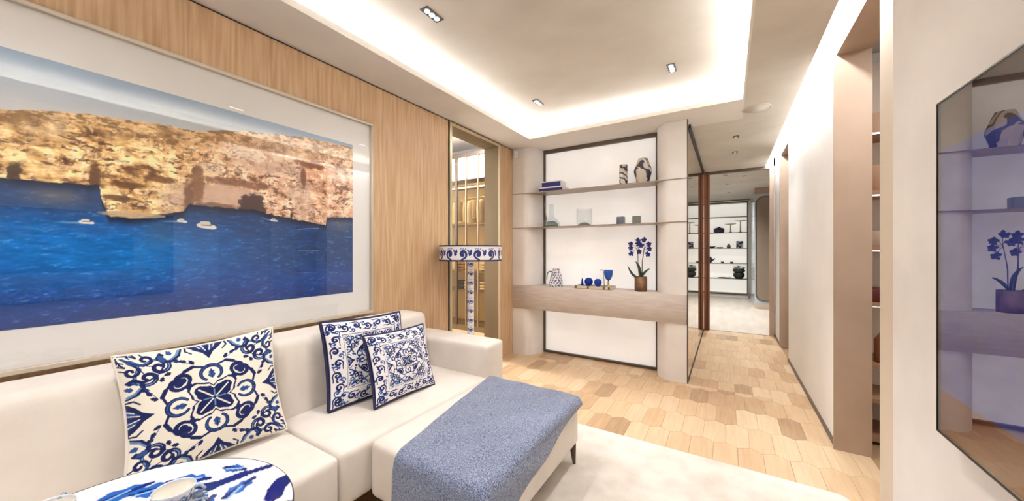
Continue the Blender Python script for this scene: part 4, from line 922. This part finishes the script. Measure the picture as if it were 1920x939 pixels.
# ---------------------------------------------------------------- dressing room wardrobe seen through the opening
wa = thing('glazed_wardrobe', 'bronze-framed glass wardrobe in the dressing room behind the opening', 'wardrobe', (-4.1, 5.2, 0))
M_WIN = mat('wardrobe_lining', rgb(214, 200, 170), .6)
box('back', -5.0, -3.0, 5.44, 5.48, .1, 3.15, M_WIN, wa); box('plinth', -5.0, -3.0, 5.0, 5.48, 0, .1, M_JAMB, wa); box('head', -5.0, -3.0, 4.98, 5.48, 3.15, 3.22, M_BRONZE, wa); box('upper_panel', -5.0, -3.0, 5.01, 5.03, 2.74, 3.15, M_CEILW, wa)
for z in (2.66, 1.94, 1.07, .72): box('shelf', -5.0, -3.0, 5.06, 5.44, z - .02, z + .01, M_SHELF, wa)
for z in (3.04, 2.60): box('led_line', -5.0, -3.0, 5.0 if z > 3 else 5.08, 5.01 if z > 3 else 5.10, z, z + .022, M_LED, wa)
for x, wd_, m in ((-4.26, .05, M_BRONZE), (-4.03, .022, M_SHELF), (-3.76, .022, M_SHELF), (-3.4, .05, M_BRONZE)): box('door_stile', x - wd_ / 2, x + wd_ / 2, 4.97, 5.0, .1, 3.15, m, wa)
for xa, xb in ((-4.95, -4.285), (-4.235, -4.041), (-4.019, -3.771), (-3.749, -3.425)): box('glass_door', xa, xb, 4.982, 4.988, .1, 2.72, pane_mat('bronze_glass', (.86, .80, .66), 1.45), wa)
tube('hanging_rail', [(-4.98, 5.25, 2.44), (-3.02, 5.25, 2.44)], .012, M_CHAMP, wa)
GC = [((196, 180, 150), 'sand'), ((168, 150, 118), 'olive tan'), ((222, 212, 196), 'ivory'), ((150, 132, 106), 'khaki'), ((206, 190, 168), 'pale camel'), ((128, 112, 92), 'brown')]
for k, x in enumerate((-4.42, -4.18, -4.08, -3.96, -3.86, -3.68)):
    c, nm = GC[k]; g = thing('hanging_shirt', nm + ' garment hanging in the glazed wardrobe', 'garment', (x, 5.25, 1.97), 'garments hanging in the wardrobe'); mg = mat('cloth_' + nm.replace(' ', '_'), rgb(*c), .9)
    hw, L = .034 + .008 * (k % 2), .38 + .05 * (k % 3) 
    V = []; lv = [(2.40, .012, .03), (2.375, .02, .10), (2.34, hw * .7, .17), (2.2, hw, .18), (2.40 - L, hw * 1.05, .17)]
    for z, a, b in lv: V += [(x + a * math.cos(q) * (1 + .15 * math.sin(5 * q + k)), 5.25 + b * math.sin(q), z) for q in np.linspace(0, 2 * PI, 17)[:-1]]
    F = [(16 * i + j, 16 * i + (j + 1) % 16, 16 * i + 16 + (j + 1) % 16, 16 * i + 16 + j) for i in range(4) for j in range(16)]; mesh_obj('cloth', V, F, mg, g, True)
    tube('hanger_hook', [(x, 5.25, 2.39), (x, 5.25, 2.43), (x + .01, 5.25, 2.455)], .004, M_BRASS, g, 6)
for x, z, c, lab in ((-4.32, 1.08, (150, 120, 70), 'folded mustard knit on the upper wardrobe shelf'), (-3.72, 1.08, (206, 196, 180), 'folded ivory knit on the upper wardrobe shelf'), (-4.33, .73, (74, 56, 44), 'folded dark brown knit on the lower wardrobe shelf'), (-3.74, .73, (214, 202, 182), 'folded cream knit on the lower wardrobe shelf'), (-4.10, .73, (226, 220, 208), 'folded white knit on the lower wardrobe shelf')):
    f = thing('folded_knit', lab, 'clothing', (x, 5.25, z), 'folded knits in the wardrobe')
    for k in range(3): soft_box('fold', x - .10, x + .10, 5.12, 5.38, z + .0 + .052 * k, z + .05 + .052 * k, .022, mat('knit_%d_%d' % (c[0], c[2]), rgb(*c), .95), f, n=6)
dl = thing('recessed_downlight', 'unseen downlight added in the dressing room ceiling to light the wardrobe', 'downlight', (-3.9, 4.0, 3.45)); lathe('lens', [(.05, 0), (.05, -.004), (0, -.005)], (-3.9, 4.0, 3.45), M_EMITD, dl, 20)
area('dressing_fill', (-3.9, 4.0, 3.42), (0, 0, 0), .3, .3, 125)  # area light added with the unseen downlight to brighten the wardrobe
area('side_room_lamp', (1.5, 2.6, 3.05), (0, 0, 0), .3, .3, 18); area('side_room_lamp', (1.5, 6.2, 3.05), (0, 0, 0), .3, .3, 12)
